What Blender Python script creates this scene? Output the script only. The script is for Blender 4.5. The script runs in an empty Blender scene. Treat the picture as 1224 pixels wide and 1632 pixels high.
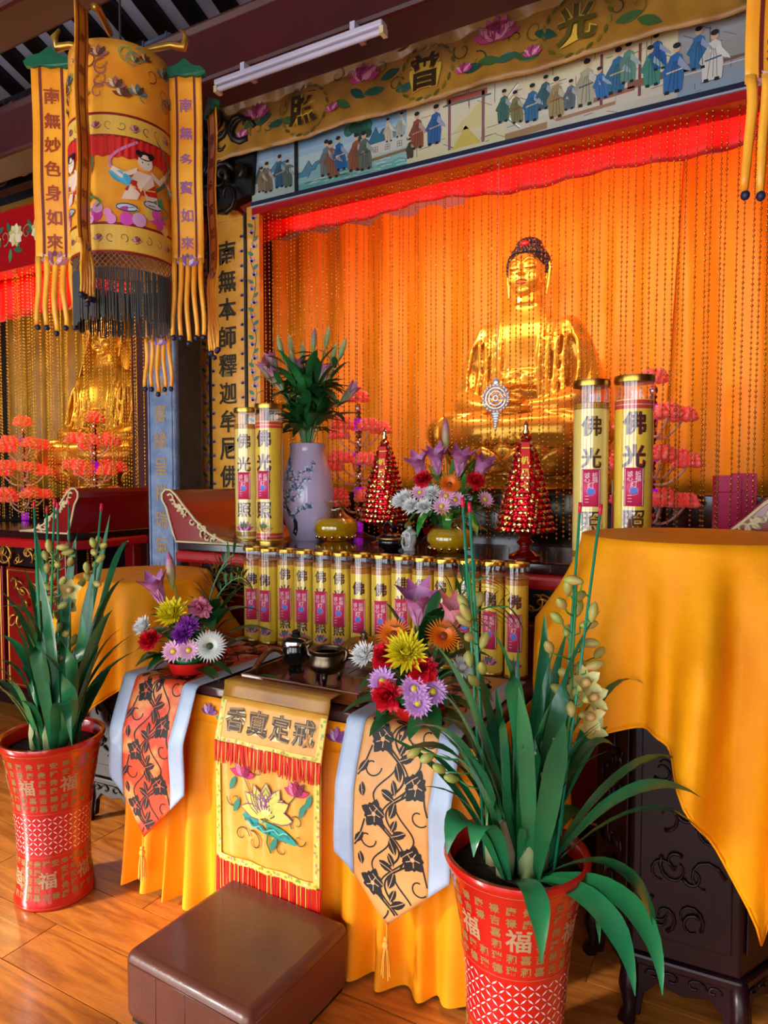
import bpy, bmesh, math, random
from mathutils import Vector, Matrix, noise
random.seed(7)
PI = math.pi; R = math.radians
sc = bpy.context.scene
COL = sc.collection

# ------------------------------------------------------------------ camera
cam_d = bpy.data.cameras.new('camera'); cam = bpy.data.objects.new('camera', cam_d); COL.objects.link(cam)
cam_d.sensor_fit = 'VERTICAL'; cam_d.sensor_height = 36.0; cam_d.lens = 36.0 * 1100 / 1632
cam_d.clip_start = 0.05
cam.location = (0, 0, 1.5); cam.rotation_euler = (R(90 - 2.655), 0, R(28.7))
sc.camera = cam
# ------------------------------------------------------------------ daylight and exposure
sc.view_settings.view_transform = 'Standard'; sc.view_settings.look = 'None'
sc.view_settings.gamma = 1.0; sc.view_settings.use_curve_mapping = False
sc.view_settings.exposure = 0.85
W = bpy.data.worlds.new('sky'); sc.world = W; W.use_nodes = True
bg = W.node_tree.nodes['Background']; bg.inputs[0].default_value = (0.86, 0.93, 1.0, 1); bg.inputs[1].default_value = 3.0
def light(name, kind, loc, energy, color, rot=(0, 0, 0), **kw):
    d = bpy.data.lights.new(name, kind); d.energy = energy; d.color = color
    for k, v in kw.items(): setattr(d, k, v)
    o = bpy.data.objects.new(name, d); COL.objects.link(o); o.location = loc; o.rotation_euler = rot
    return o
def aim(o, to):
    o.rotation_euler = (Vector(to) - o.location).to_track_quat('-Z', 'Y').to_euler()
sun = light('sun', 'SUN', (-3, -8, 6), 4.3, (1.0, 0.93, 0.82), angle=R(7)); aim(sun, (-3 + 5.6, -8 + 7.0, 6 - 4.0))
# lamps of the shrine itself
for k, x in enumerate((-2.1, -1.3, -0.5)):
    light('red_tube', 'AREA', (x, 3.345, 3.10), 2.2, (1.0, 0.03, 0.015), rot=(R(50), 0, 0), shape='RECTANGLE', size=0.8, size_y=0.04)
    light('red_tube', 'AREA', (x, 3.55, 3.16), 6.5, (1.0, 0.04, 0.015), rot=(R(84), 0, 0), shape='RECTANGLE', size=0.8, size_y=0.05)
    light('shrine_lamp', 'AREA', (x, 3.52, 2.98), 4.0, (1.0, 0.84, 0.55), rot=(R(42), 0, 0), shape='RECTANGLE', size=0.5, size_y=0.06)
sp = light('statue_spot', 'SPOT', (-2.0, 3.56, 2.92), 22, (1.0, 0.9, 0.7), spot_size=R(75), spot_blend=0.7, shadow_soft_size=0.05); aim(sp, (-1.2, 4.2, 2.1))
sp = light('side_shrine_lamp', 'POINT', (-4.2, 3.5, 2.6), 6, (1.0, 0.74, 0.3), shadow_soft_size=0.08)
sp = light('side_shrine_lamp', 'POINT', (-5.6, 3.5, 2.4), 9, (1.0, 0.74, 0.3), shadow_soft_size=0.08)
light('side_red_tube', 'AREA', (-5.0, 3.34, 3.0), 4, (1.0, 0.03, 0.015), rot=(R(62), 0, 0), shape='RECTANGLE', size=2.4, size_y=0.05)

# ------------------------------------------------------------------ helpers
def lin(c): return c / 12.92 if c <= 0.04045 else ((c + 0.055) / 1.055) ** 2.4
def H(h): return tuple(lin(int(h[i:i + 2], 16) / 255) for i in (0, 2, 4))
def mixc(a, b, t): return tuple(a[i] + (b[i] - a[i]) * t for i in range(3))

MATS = {}
def mat(name, col='ffffff', rough=0.5, metal=0.0, attr=False, col2=None, nscale=6.0, stretch=(1, 1, 1), bump=0.0, bscale=40.0,
        coat=0.0, sheen=0.0, emit=None, estr=0.0, spec=0.5, trans=0.0, sss=0.0, contrast=(0.35, 0.65), objspace=True, alpha=1.0):
    m = bpy.data.materials.new(name); m.use_nodes = True; nt = m.node_tree; N = nt.nodes; L = nt.links
    b = N['Principled BSDF']; c = H(col)
    b.inputs['Base Color'].default_value = (*c, 1); b.inputs['Roughness'].default_value = rough; b.inputs['Metallic'].default_value = metal
    b.inputs['Specular IOR Level'].default_value = spec
    b.inputs['Coat Weight'].default_value = coat; b.inputs['Coat Roughness'].default_value = 0.08
    b.inputs['Sheen Weight'].default_value = sheen; b.inputs['Sheen Roughness'].default_value = 0.4
    if trans: b.inputs['Transmission Weight'].default_value = trans
    if sss:
        b.inputs['Subsurface Weight'].default_value = sss; b.inputs['Subsurface Radius'].default_value = (0.01, 0.006, 0.003)
    b.inputs['Alpha'].default_value = alpha
    if emit: b.inputs['Emission Color'].default_value = (*H(emit), 1); b.inputs['Emission Strength'].default_value = estr
    src = None
    if attr:
        a = N.new('ShaderNodeAttribute'); a.attribute_name = 'Col'; src = a.outputs['Color']
    if col2 or bump:
        tc = N.new('ShaderNodeTexCoord'); mp = N.new('ShaderNodeMapping'); mp.inputs['Scale'].default_value = stretch
        L.new(tc.outputs['Object' if objspace else 'Generated'], mp.inputs['Vector'])
    if col2:
        n = N.new('ShaderNodeTexNoise'); n.inputs['Scale'].default_value = nscale; n.inputs['Detail'].default_value = 4
        L.new(mp.outputs[0], n.inputs['Vector'])
        r = N.new('ShaderNodeValToRGB'); r.color_ramp.elements[0].position = contrast[0]; r.color_ramp.elements[1].position = contrast[1]
        r.color_ramp.elements[0].color = (*c, 1); r.color_ramp.elements[1].color = (*H(col2), 1)
        L.new(n.outputs['Fac'], r.inputs['Fac'])
        if src:
            mx = N.new('ShaderNodeMix'); mx.data_type = 'RGBA'; mx.blend_type = 'MULTIPLY'; mx.inputs[0].default_value = 1.0
            L.new(src, mx.inputs[6]); L.new(r.outputs['Color'], mx.inputs[7]); src = mx.outputs[2]
        else: src = r.outputs['Color']
    if src: L.new(src, b.inputs['Base Color'])
    if bump:
        n2 = N.new('ShaderNodeTexNoise'); n2.inputs['Scale'].default_value = bscale; n2.inputs['Detail'].default_value = 3
        L.new(mp.outputs[0], n2.inputs['Vector'])
        bp = N.new('ShaderNodeBump'); bp.inputs['Strength'].default_value = bump; bp.inputs['Distance'].default_value = 0.01
        L.new(n2.outputs['Fac'], bp.inputs['Height']); L.new(bp.outputs['Normal'], b.inputs['Normal'])
    MATS[name] = m
    return m

def mat_glass(name, tint, f0=0.06):
    m = bpy.data.materials.new(name); m.use_nodes = True; nt = m.node_tree; N = nt.nodes; L = nt.links
    for n in list(N): N.remove(n)
    o = N.new('ShaderNodeOutputMaterial'); t = N.new('ShaderNodeBsdfTransparent'); g = N.new('ShaderNodeBsdfGlossy'); x = N.new('ShaderNodeMixShader')
    t.inputs[0].default_value = (*tint, 1); g.inputs['Roughness'].default_value = 0.06; g.inputs[0].default_value = (1, 1, 1, 1)
    lw = N.new('ShaderNodeLayerWeight'); lw.inputs[0].default_value = 0.5
    pw = N.new('ShaderNodeMath'); pw.operation = 'POWER'; pw.inputs[1].default_value = 3.0; L.new(lw.outputs['Facing'], pw.inputs[0])
    fr = N.new('ShaderNodeMath'); fr.operation = 'MULTIPLY_ADD'; fr.inputs[1].default_value = 0.5; fr.inputs[2].default_value = f0; L.new(pw.outputs[0], fr.inputs[0])
    L.new(fr.outputs[0], x.inputs[0]); L.new(t.outputs[0], x.inputs[1]); L.new(g.outputs[0], x.inputs[2]); L.new(x.outputs[0], o.inputs[0])
    MATS[name] = m; return m

def mat_wood(name, c1, c2, rough=0.3, scale=3.0, axis='X', coat=0.2, spec=0.5):
    m = bpy.data.materials.new(name); m.use_nodes = True; nt = m.node_tree; N = nt.nodes; L = nt.links
    b = N['Principled BSDF']; b.inputs['Roughness'].default_value = rough; b.inputs['Coat Weight'].default_value = coat; b.inputs['Coat Roughness'].default_value = 0.15
    b.inputs['Specular IOR Level'].default_value = spec
    g = N.new('ShaderNodeNewGeometry'); oi = N.new('ShaderNodeObjectInfo')
    mul = N.new('ShaderNodeVectorMath'); mul.operation = 'SCALE'; mul.inputs[0].default_value = (17.3, 5.1, 9.7); L.new(oi.outputs['Random'], mul.inputs['Scale'])
    ad = N.new('ShaderNodeVectorMath'); ad.operation = 'ADD'; L.new(g.outputs['Position'], ad.inputs[0]); L.new(mul.outputs[0], ad.inputs[1])
    mp = N.new('ShaderNodeMapping'); s = {'X': (0.9, 6.5, 6.5), 'Y': (6.5, 0.9, 6.5), 'Z': (6.5, 6.5, 0.9)}[axis]; mp.inputs['Scale'].default_value = s
    L.new(ad.outputs[0], mp.inputs['Vector'])
    n = N.new('ShaderNodeTexNoise'); n.inputs['Scale'].default_value = scale * 0.5; n.inputs['Detail'].default_value = 2; n.inputs['Distortion'].default_value = 0.6
    L.new(mp.outputs[0], n.inputs['Vector'])
    mm = N.new('ShaderNodeMath'); mm.operation = 'MULTIPLY'; mm.inputs[1].default_value = 9.0; L.new(n.outputs['Fac'], mm.inputs[0])
    fr = N.new('ShaderNodeMath'); fr.operation = 'PINGPONG'; fr.inputs[1].default_value = 1.0; L.new(mm.outputs[0], fr.inputs[0])
    n2 = N.new('ShaderNodeTexNoise'); n2.inputs['Scale'].default_value = scale * 9; n2.inputs['Detail'].default_value = 4; L.new(mp.outputs[0], n2.inputs['Vector'])
    mx = N.new('ShaderNodeMath'); mx.operation = 'MULTIPLY_ADD'; mx.inputs[1].default_value = 0.45; L.new(fr.outputs[0], mx.inputs[0])
    m3 = N.new('ShaderNodeMath'); m3.operation = 'MULTIPLY'; m3.inputs[1].default_value = 0.6; L.new(n2.outputs['Fac'], m3.inputs[0]); L.new(m3.outputs[0], mx.inputs[2])
    r = N.new('ShaderNodeValToRGB'); r.color_ramp.elements[0].position = 0.15; r.color_ramp.elements[1].position = 0.75
    r.color_ramp.elements[0].color = (*H(c2), 1); r.color_ramp.elements[1].color = (*H(c1), 1)
    L.new(mx.outputs[0], r.inputs['Fac']); L.new(r.outputs['Color'], b.inputs['Base Color'])
    MATS[name] = m; return m

class MB:
    def __init__(s): s.v = []; s.f = []; s.c = []; s.m = []; s.hc = False
    def add(s, vs, fs, col=None, mi=0, M=None):
        o = len(s.v)
        if M is not None: vs = [M @ Vector(p) for p in vs]
        s.v.extend([tuple(p) for p in vs]); s.f.extend([tuple(i + o for i in q) for q in fs])
        if isinstance(col, list): s.c.extend(col); s.hc = True
        else:
            s.c.extend([col or (1, 1, 1)] * len(fs)); s.hc = s.hc or col is not None
        s.m.extend([mi] * len(fs)); return s
    def box(s, a, b, col=None, mi=0, M=None):
        x0, y0, z0 = a; x1, y1, z1 = b
        return s.add([(x0, y0, z0), (x1, y0, z0), (x1, y1, z0), (x0, y1, z0), (x0, y0, z1), (x1, y0, z1), (x1, y1, z1), (x0, y1, z1)],
                     [(3, 2, 1, 0), (4, 5, 6, 7), (0, 1, 5, 4), (1, 2, 6, 5), (2, 3, 7, 6), (3, 0, 4, 7)], col, mi, M)
    def lathe(s, prof, n=24, col=None, mi=0, M=None, caps=True):
        vs = []; fs = []; cl = []
        for r, z in prof:
            for k in range(n): a = 2 * PI * k / n; vs.append((r * math.cos(a), r * math.sin(a), z))
        for i in range(len(prof) - 1):
            for k in range(n):
                fs.append((i * n + k, i * n + (k + 1) % n, (i + 1) * n + (k + 1) % n, (i + 1) * n + k))
                if isinstance(col, list): cl.append(col[i])
        if caps:
            fs.append(tuple(range(n - 1, -1, -1))); fs.append(tuple((len(prof) - 1) * n + k for k in range(n)))
            if isinstance(col, list): cl += [col[0], col[-1]]
        return s.add(vs, fs, cl if isinstance(col, list) else col, mi, M)
    def tube(s, pts, r, n=8, col=None, mi=0, M=None, flat=1.0):
        pts = [Vector(p) for p in pts]; k = len(pts); rs = r if isinstance(r, (list, tuple)) else [r] * k
        vs = []; up = None
        for i in range(k):
            t = (pts[min(i + 1, k - 1)] - pts[max(i - 1, 0)]).normalized() if k > 1 else Vector((0, 0, 1))
            if up is None: up = t.orthogonal().normalized()
            else:
                up = (up - t * up.dot(t))
                up = up.normalized() if up.length > 1e-6 else t.orthogonal().normalized()
            w = t.cross(up)
            for j in range(n): a = 2 * PI * j / n; vs.append(pts[i] + (up * math.cos(a) * flat + w * math.sin(a)) * rs[i])
        fs = [(i * n + j, i * n + (j + 1) % n, (i + 1) * n + (j + 1) % n, (i + 1) * n + j) for i in range(k - 1) for j in range(n)]
        fs += [tuple(range(n - 1, -1, -1)), tuple((k - 1) * n + j for j in range(n))]
        return s.add(vs, fs, col, mi, M)
    def ball(s, c, r, nu=12, nv=8, col=None, mi=0, M=None):
        if not isinstance(r, (tuple, list)): r = (r, r, r)
        vs = [(c[0], c[1], c[2] - r[2])]; fs = []
        for i in range(1, nv):
            p = -PI / 2 + PI * i / nv
            for j in range(nu): a = 2 * PI * j / nu; vs.append((c[0] + r[0] * math.cos(p) * math.cos(a), c[1] + r[1] * math.cos(p) * math.sin(a), c[2] + r[2] * math.sin(p)))
        vs.append((c[0], c[1], c[2] + r[2])); T = len(vs) - 1
        for j in range(nu): fs.append((0, 1 + (j + 1) % nu, 1 + j))
        for i in range(nv - 2):
            for j in range(nu): a = 1 + i * nu; fs.append((a + j, a + (j + 1) % nu, a + nu + (j + 1) % nu, a + nu + j))
        a = 1 + (nv - 2) * nu
        for j in range(nu): fs.append((a + j, a + (j + 1) % nu, T))
        return s.add(vs, fs, col, mi, M)
    def grid(s, fn, nu, nv, col=None, mi=0, M=None):
        vs = [fn(i / nu, j / nv) for j in range(nv + 1) for i in range(nu + 1)]
        fs = [(j * (nu + 1) + i, j * (nu + 1) + i + 1, (j + 1) * (nu + 1) + i + 1, (j + 1) * (nu + 1) + i) for j in range(nv) for i in range(nu)]
        if callable(col): col = [col((i + .5) / nu, (j + .5) / nv) for j in range(nv) for i in range(nu)]
        return s.add(vs, fs, col, mi, M)
    def prism(s, poly, d0, d1, ax='Y', col=None, mi=0, M=None):
        n = len(poly)
        f = {'Y': lambda p, d: (p[0], d, p[1]), 'Z': lambda p, d: (p[0], p[1], d), 'X': lambda p, d: (d, p[0], p[1])}[ax]
        vs = [f(p, d0) for p in poly] + [f(p, d1) for p in poly]
        return s.add(vs, [tuple(range(n)), tuple(range(2 * n - 1, n - 1, -1))] + [(i, n + i, n + (i + 1) % n, (i + 1) % n) for i in range(n)], col, mi, M)
    # flat print and appliqué, in (u, v) of a surface map mp(u, v, h)
    def blob(s, pts, mp, h, col, mi=0):
        return s.add([mp(u, v, h) for u, v in pts], [tuple(range(len(pts)))], col, mi)
    def stroke(s, pts, w, mp, h, col, mi=0):
        k = len(pts); ws = w if isinstance(w, (list, tuple)) else [w] * k
        vs = []
        for i in range(k):
            a = pts[max(i - 1, 0)]; b = pts[min(i + 1, k - 1)]; dx, dy = b[0] - a[0], b[1] - a[1]; l = math.hypot(dx, dy) or 1
            nx, ny = -dy / l * ws[i] / 2, dx / l * ws[i] / 2
            vs += [mp(pts[i][0] + nx, pts[i][1] + ny, h), mp(pts[i][0] - nx, pts[i][1] - ny, h)]
        return s.add(vs, [(2 * i, 2 * i + 1, 2 * i + 3, 2 * i + 2) for i in range(k - 1)], col, mi)
    def text(s, ch, u, v, size, mp, h, col, mi=0, bold=0.0, res=2, sx=1.0, rot=0.0, cut=0):
        vs, fs = glyph(ch, bold, res, cut); c, d = math.cos(rot), math.sin(rot)
        pts = [(x * size * sx, y * size) for x, y in vs]
        return s.add([mp(u + x * c - y * d, v + x * d + y * c, h) for x, y in pts], fs, col, mi)

_GL = {}
def glyph(ch, bold=0.0, res=2, cut=0):
    k = (ch, bold, res, cut)
    if k not in _GL:
        c = bpy.data.curves.new('glyph', 'FONT'); c.body = ch; c.resolution_u = res; c.offset = bold; c.fill_mode = 'FRONT'
        o = bpy.data.objects.new('glyph', c); COL.objects.link(o)
        m = o.evaluated_get(bpy.context.evaluated_depsgraph_get()).to_mesh()
        vs = [(v.co.x, v.co.y) for v in m.vertices]; fs = [tuple(p.vertices) for p in m.polygons]
        bpy.data.objects.remove(o); bpy.data.curves.remove(c)
        if vs:
            x0 = min(p[0] for p in vs); x1 = max(p[0] for p in vs); y0 = min(p[1] for p in vs); y1 = max(p[1] for p in vs)
            g = 1.0 / max(x1 - x0, y1 - y0, 1e-6); cx, cy = (x0 + x1) / 2, (y0 + y1) / 2
            vs = [((x - cx) * g, (y - cy) * g) for x, y in vs]
        if cut:           # slice upright so the glyph can bend round a tube
            bm = bmesh.new(); bv = [bm.verts.new((x, y, 0)) for x, y in vs]
            for q in fs:
                try: bm.faces.new([bv[i] for i in q])
                except ValueError: pass
            for i in range(1, cut):
                bmesh.ops.bisect_plane(bm, geom=bm.verts[:] + bm.edges[:] + bm.faces[:], plane_co=(-.5 + i / cut, 0, 0), plane_no=(1, 0, 0))
            bm.verts.index_update(); vs = [(v.co.x, v.co.y) for v in bm.verts]; fs = [tuple(v.index for v in f.verts) for f in bm.faces]; bm.free()
        _GL[k] = (vs, fs)
    return _GL[k]

def build(m, name, mats, parent=None, org=(0, 0, 0), smooth=False, sharp=None, bevel=None, solid=None, rot=None, bseg=2):
    me = bpy.data.meshes.new(name)
    ox, oy, oz = org
    me.from_pydata([(x - ox, y - oy, z - oz) for x, y, z in m.v], [], m.f)
    if not isinstance(mats, (list, tuple)): mats = [mats]
    for t in mats: me.materials.append(MATS[t] if isinstance(t, str) else t)
    if len(mats) > 1: me.polygons.foreach_set('material_index', m.m)
    if m.hc:
        a = me.attributes.new('Col', 'FLOAT_COLOR', 'FACE'); flat = []
        for c in m.c: flat += [c[0], c[1], c[2], 1.0]
        a.data.foreach_set('color', flat)
    if smooth or sharp is not None:
        me.polygons.foreach_set('use_smooth', [True] * len(me.polygons))
        if sharp is not None: me.set_sharp_from_angle(angle=R(sharp))
    me.update()
    o = bpy.data.objects.new(name, me); COL.objects.link(o)
    if parent: o.parent = parent
    else: o.location = org
    if rot: o.rotation_euler = rot
    if solid:
        q = o.modifiers.new('thickness', 'SOLIDIFY'); q.thickness = solid; q.offset = 0
    if bevel:
        q = o.modifiers.new('bevel', 'BEVEL'); q.width = bevel; q.segments = bseg; q.limit_method = 'ANGLE'; q.angle_limit = R(40)
    return o
def tag(o, label=None, cat=None, group=None, kind=None):
    if label: o['label'] = label
    if cat: o['category'] = cat
    if group: o['group'] = group
    if kind: o['kind'] = kind
    return o
def thing(name, label, cat, loc=(0, 0, 0), rotz=0, group=None):
    o = bpy.data.objects.new(name, None); COL.objects.link(o); o.empty_display_size = 0.05
    o.location = loc; o.rotation_euler = (0, 0, rotz)
    return tag(o, label, cat, group)
def struct(o, label=None):
    o['kind'] = 'structure'
    if label: o['label'] = label
    return o
def kids(o): return [c for c in COL.objects if c.parent == o]
def copy_tree(o, parent=None):
    c = o.copy(); COL.objects.link(c); c.parent = parent
    for ch in kids(o): copy_tree(ch, c)
    return c
def dup(root, loc, rotz=None, label=None, scale=None):
    c = copy_tree(root); c.location = loc
    if rotz is not None: c.rotation_euler = (0, 0, rotz)
    if label: c['label'] = label
    if scale: c.scale = (scale,) * 3
    return c
def frame(pos, d, roll=0.0):
    d = Vector(d).normalized(); q = Vector((0, 0, 1)).rotation_difference(d)
    return Matrix.Translation(Vector(pos)) @ q.to_matrix().to_4x4() @ Matrix.Rotation(roll, 4, 'Z')
def flatmap(x0, y0, z0): return lambda u, v, h: (x0 + u, y0 - h, z0 + v)      # faces -Y
def cylmap(rfun, cx=0, cy=0, cz=0, a0=-PI / 2):                                # u is arc length at radius rfun(v)
    def f(u, v, h):
        r = rfun(v); a = a0 + u / r
        return (cx + (r + h) * math.cos(a), cy + (r + h) * math.sin(a), cz + v)
    return f
def bez(a, b, c, n):                                                          # curve through three points
    a, b, c = Vector(a), Vector(b), Vector(c); k = b * 2 - (a + c) / 2
    return [(a * (1 - t) ** 2 + k * 2 * t * (1 - t) + c * t * t) for t in [i / n for i in range(n + 1)]]
def circ(cx, cy, r, n=14, ry=None): return [(cx + r * math.cos(2 * PI * i / n), cy + (ry or r) * math.sin(2 * PI * i / n)) for i in range(n)]
def petal2(cx, cy, ang, L, w):                                                # pointed petal outline
    c, d = math.cos(ang), math.sin(ang)
    pr = [(0, .12), (.25, .42), (.55, .5), (.8, .3), (1, 0), (.8, -.3), (.55, -.5), (.25, -.42), (0, -.12)]
    return [(cx + (x * L) * c - (y * w) * d, cy + (x * L) * d + (y * w) * c) for x, y in pr]

# ------------------------------------------------------------------ materials
mat_wood('floor_wood', 'cc7a30', '8e4a1a', rough=0.28, scale=3.0, coat=0.25)
mat_wood('dark_wood', '4a2116', '2a0f0a', rough=0.22, coat=0.4)
mat_wood('tray_wood', '7a3b1a', '4a1f0e', rough=0.2, coat=0.5)
mat('paint', attr=True, rough=0.6)
mat('gloss_paint', attr=True, rough=0.18, coat=0.4)
mat('thread', attr=True, rough=0.45)
mat('satin_gold', 'f0b04a', 0.34, 0.0, col2='e39a2c', nscale=9, bump=0.25, bscale=14)
mat('old_satin', 'b8842e', 0.36, col2='8f6020', nscale=5, bump=0.4, bscale=12)
mat('lantern_satin', 'ffb636', 0.32, col2='ec901c', nscale=5, bump=0.35, bscale=16)
mat('yellow_velvet', 'ffa600', 0.6, col2='f59800', nscale=8, bump=0.1, bscale=120, spec=0.25)
mat('skirt_cloth', 'ffa010', 0.45, col2='f79208', nscale=4, spec=0.35)
mat('orange_drape', 'f2a616', 0.55, col2='ea9a10', nscale=3, stretch=(3, 1, 0.4))
mat('red_cloth', 'd80f10', 0.55)
mat('red_fringe', 'e01c10', 0.6, col2='b81008', nscale=90, stretch=(1, 1, 0.05))
mat('white_satin', 'b6c4d8', 0.4, col2='a4b4cc', nscale=10, bump=0.15, bscale=25)
mat('brocade_red', 'e0451f', 0.5, col2='e8a860', nscale=7, contrast=(0.48, 0.62))
mat('brocade_tan', 'e8a862', 0.5, col2='dd9650', nscale=8, bump=0.15, bscale=30)
mat('red_lacquer', '8e0c0c', 0.22, col2='7a0808', nscale=3, coat=0.5)
mat('bright_red_lacquer', 'b51218', 0.25, coat=0.5)
mat('dark_lacquer', '2a0a0c', 0.14, coat=0.6)
mat('purple_wood', '16060a', 0.34, col2='20090f', nscale=4, spec=0.25)
mat('beam_red', '4e0506', 0.5, col2='3c0405', nscale=3)
mat('black_wood', '0d0908', 0.5)
mat('carving_dark', '21150c', 0.4, metal=0.3)
mat('carving_gold', 'c9953c', 0.35, metal=0.75)
mat('carving_cream', 'd8c79a', 0.5, bump=0.2, bscale=60)
mat('white_board', 'a8adc4', 0.7)
mat('pale_paint', '9aa0b8', 0.6)
mat('stone', '7f94b4', 0.6, col2='63779a', nscale=14, bump=0.9, bscale=55)
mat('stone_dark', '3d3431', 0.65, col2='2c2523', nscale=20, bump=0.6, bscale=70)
mat('plaster', '3a2314', 0.8, col2='2c1a0e', nscale=3)
mat('gold', 'e2a436', 0.3, metal=0.62, col2='d0902a', nscale=6)
mat('gold_satin', 'eaa620', 0.34, metal=0.85)
mat('gold_bead', 'd69a3a', 0.2, metal=0.9)
mat('gold_bead_bright', 'ffd24a', 0.25, metal=0.9)
mat('brass', 'c79a45', 0.28, metal=1.0)
mat('bronze', '7d6a55', 0.3, metal=1.0, col2='5b4c3e', nscale=12)
mat('chrome', 'd8dae0', 0.08, metal=1.0)
mat('silver', 'e4e6e6', 0.25, metal=0.6)
mat('black_glaze', '0c0c0e', 0.12, coat=0.5)
mat('hair', '23242e', 0.35, metal=0.3)
mat('ceramic_red', 'b81310', 0.2, coat=0.6)
mat('bowl_red', 'cf1a18', 0.35)
mat('vase_glaze', 'c0b0d0', 0.15, coat=0.5)
mat('white_ceramic', 'd9d6d2', 0.3)
mat('fern', '3c8a38', 0.4, col2='5a9a44', nscale=9)
mat('soil', '1a120c', 0.9, col2='32241a', nscale=40, bump=1.0, bscale=60)
mat('leaf', '1a5f3c', 0.26, col2='2c7a44', nscale=5, stretch=(1, 1, 1))
mat('leaf_dark', '1a5228', 0.35, col2='2a7036', nscale=6)
mat('leaf_variegated', '2c8a33', 0.3, col2='c2d65a', nscale=22, stretch=(1, 1, 0.1), contrast=(0.5, 0.6))
mat('sheath', 'b59a78', 0.7, col2='7d9a5a', nscale=20, stretch=(1, 1, 0.2))
mat('stem', '3f8a45', 0.45)
mat('stake', '1f8a68', 0.35)
mat('stake_tip', 'd8143c', 0.4)
mat('bud', 'a6b44e', 0.42, col2='b89a58', nscale=30, sss=0.0)
mat('leather', '6b3826', 0.36, col2='603124', nscale=5, bump=0.08, bscale=90, coat=0.2)
mat('candle_paper', 'ffdc48', 0.42, col2='ffd23c', nscale=6)
mat('candle_paper_pale', 'fbe27a', 0.42)
mat('wax_top', 'd08a2c', 0.4)
mat('pink_label', 'e2355f', 0.45)
mat('magenta_box', 'e21a62', 0.4)
mat('purple_acrylic', 'b414d8', 0.15, emit='a010d0', estr=0.25)
mat('amber_acrylic', '6a3010', 0.12, metal=0.3)
mat('clear_acrylic', 'd9a98c', 0.1, spec=0.6)
mat('lotus_pink', 'ff8f88', 0.22, col2='ff5a4a', nscale=30, emit='ff3a28', estr=0.06)
mat('lotus_glow', 'ff8a70', 0.22, col2='ff5a40', nscale=30, emit='ff3a20', estr=0.12)
mat('foil_red', 'e0142c', 0.12, metal=0.8)
mat('foil_gold', 'e9c07a', 0.1, metal=1.0)
mat('red_glass', '6e0806', 0.08, coat=0.6)
mat('oil', 'f2c814', 0.03, trans=0.5)
mat('tube_white', 'c9c2d6', 0.35)
mat('navy', '12183a', 0.5)
mat('thread_black', '2a2622', 0.5)
mat('net_grey', '6a5a4a', 0.6)
mat('green_satin', '0f5a3a', 0.4, bump=0.4, bscale=20)
mat('table_brown', '4a2c2c', 0.3, coat=0.3)
mat('orange_fruit', 'e8690c', 0.45, bump=0.1, bscale=200)
mat_glass('clear_glass', (0.96, 0.96, 0.97), 0.085)
mat_glass('amber_glass', (0.97, 0.92, 0.7), 0.09)
# ================================================================== the hall
m = MB().box((-8.2, -3.4, -0.12), (3.0, 5.4, -0.004)); floor = struct(build(m, 'floor', 'floor_wood'))
pw, gap = 0.195, 0.0022
for r in range(17):
    y0 = -0.1 + r * pw; x = -4.6 - (r * 0.53) % 1.25
    while x < 0.9:
        x0, x1 = max(x, -4.6), min(x + 1.25, 0.95)
        if x1 - x0 > 0.05:
            hw, hd = (x1 - x0) / 2 - gap, pw / 2 - gap
            m = MB().box((-hw, -hd, -0.004), (hw, hd, 0.0)); o = build(m, 'plank', 'floor_wood', floor); o.location = ((x0 + x1) / 2, y0 + pw / 2, 0)
        x += 1.25
struct(build(MB().box((-8.2, 5.0, 0), (3.0, 5.2, 4.6)), 'wall_back', 'plaster'))
struct(build(MB().box((-8.2, -3.2, 0), (-8.0, 5.0, 6.6)), 'wall_left', 'plaster'))
struct(build(MB().box((2.6, -3.2, 0), (2.8, 5.0, 6.6)), 'wall_right', 'plaster'))
m = MB().box((-8.0, -3.2, 3.15), (2.6, -3.0, 6.6))
for x in (-7.8, -4.75, -2.05, 0.65, 2.4): m.box((x - 0.2, -3.2, 0), (x + 0.2, -3.0, 3.15))
struct(build(m, 'wall_front', 'plaster'))
# roof boards and rafters climbing towards the front doors
ceil = struct(build(MB().add([(-8.2, 5.2, 3.35), (3, 5.2, 3.35), (3, -3.4, 6.9), (-8.2, -3.4, 6.9), (-8.2, 5.2, 3.5), (3, 5.2, 3.5), (3, -3.4, 7.05), (-8.2, -3.4, 7.05)],
    [(0, 1, 2, 3), (7, 6, 5, 4), (0, 4, 5, 1), (1, 5, 6, 2), (2, 6, 7, 3), (3, 7, 4, 0)]), 'ceiling', 'white_board'))
sl = (6.9 - 3.35) / 8.6
for k in range(24):
    x = -4.6 + k * 0.235
    m = MB().add([(x + dx, y, 3.35 + (5.2 - y) * sl + dz) for y in (3.3, 0.6) for dx, dz in ((-.055, -.045), (.055, -.045), (.055, 0), (-.055, 0))],
                 [(0, 1, 5, 4), (1, 2, 6, 5), (3, 0, 4, 7), (0, 3, 2, 1), (4, 5, 6, 7)])
    build(m, 'rafter', 'black_wood', ceil)
struct(tag(build(MB().box((-8, 2.62, 3.445), (2.6, 2.86, 3.745)), 'trim_1', 'beam_red', bevel=0.02), 'long dark red roof beam carrying the white lamp tube'))
struct(tag(build(MB().box((-8, 1.98, 3.62), (2.6, 2.2, 3.92)), 'trim_2', 'beam_red', bevel=0.02), 'dark red roof beam nearest the viewer'))
struct(build(MB().box((-8, 3.24, 3.36), (2.6, 3.34, 4.3)), 'wall_lintel', 'black_wood'))
struct(build(MB().box((-3.86, 3.4, 0), (-3.72, 5.0, 4.1)), 'wall_shrine_left', 'beam_red'))
struct(build(MB().box((0.5, 3.25, 0), (0.66, 5.0, 4.3)), 'wall_shrine_right', 'beam_red'))

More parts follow.
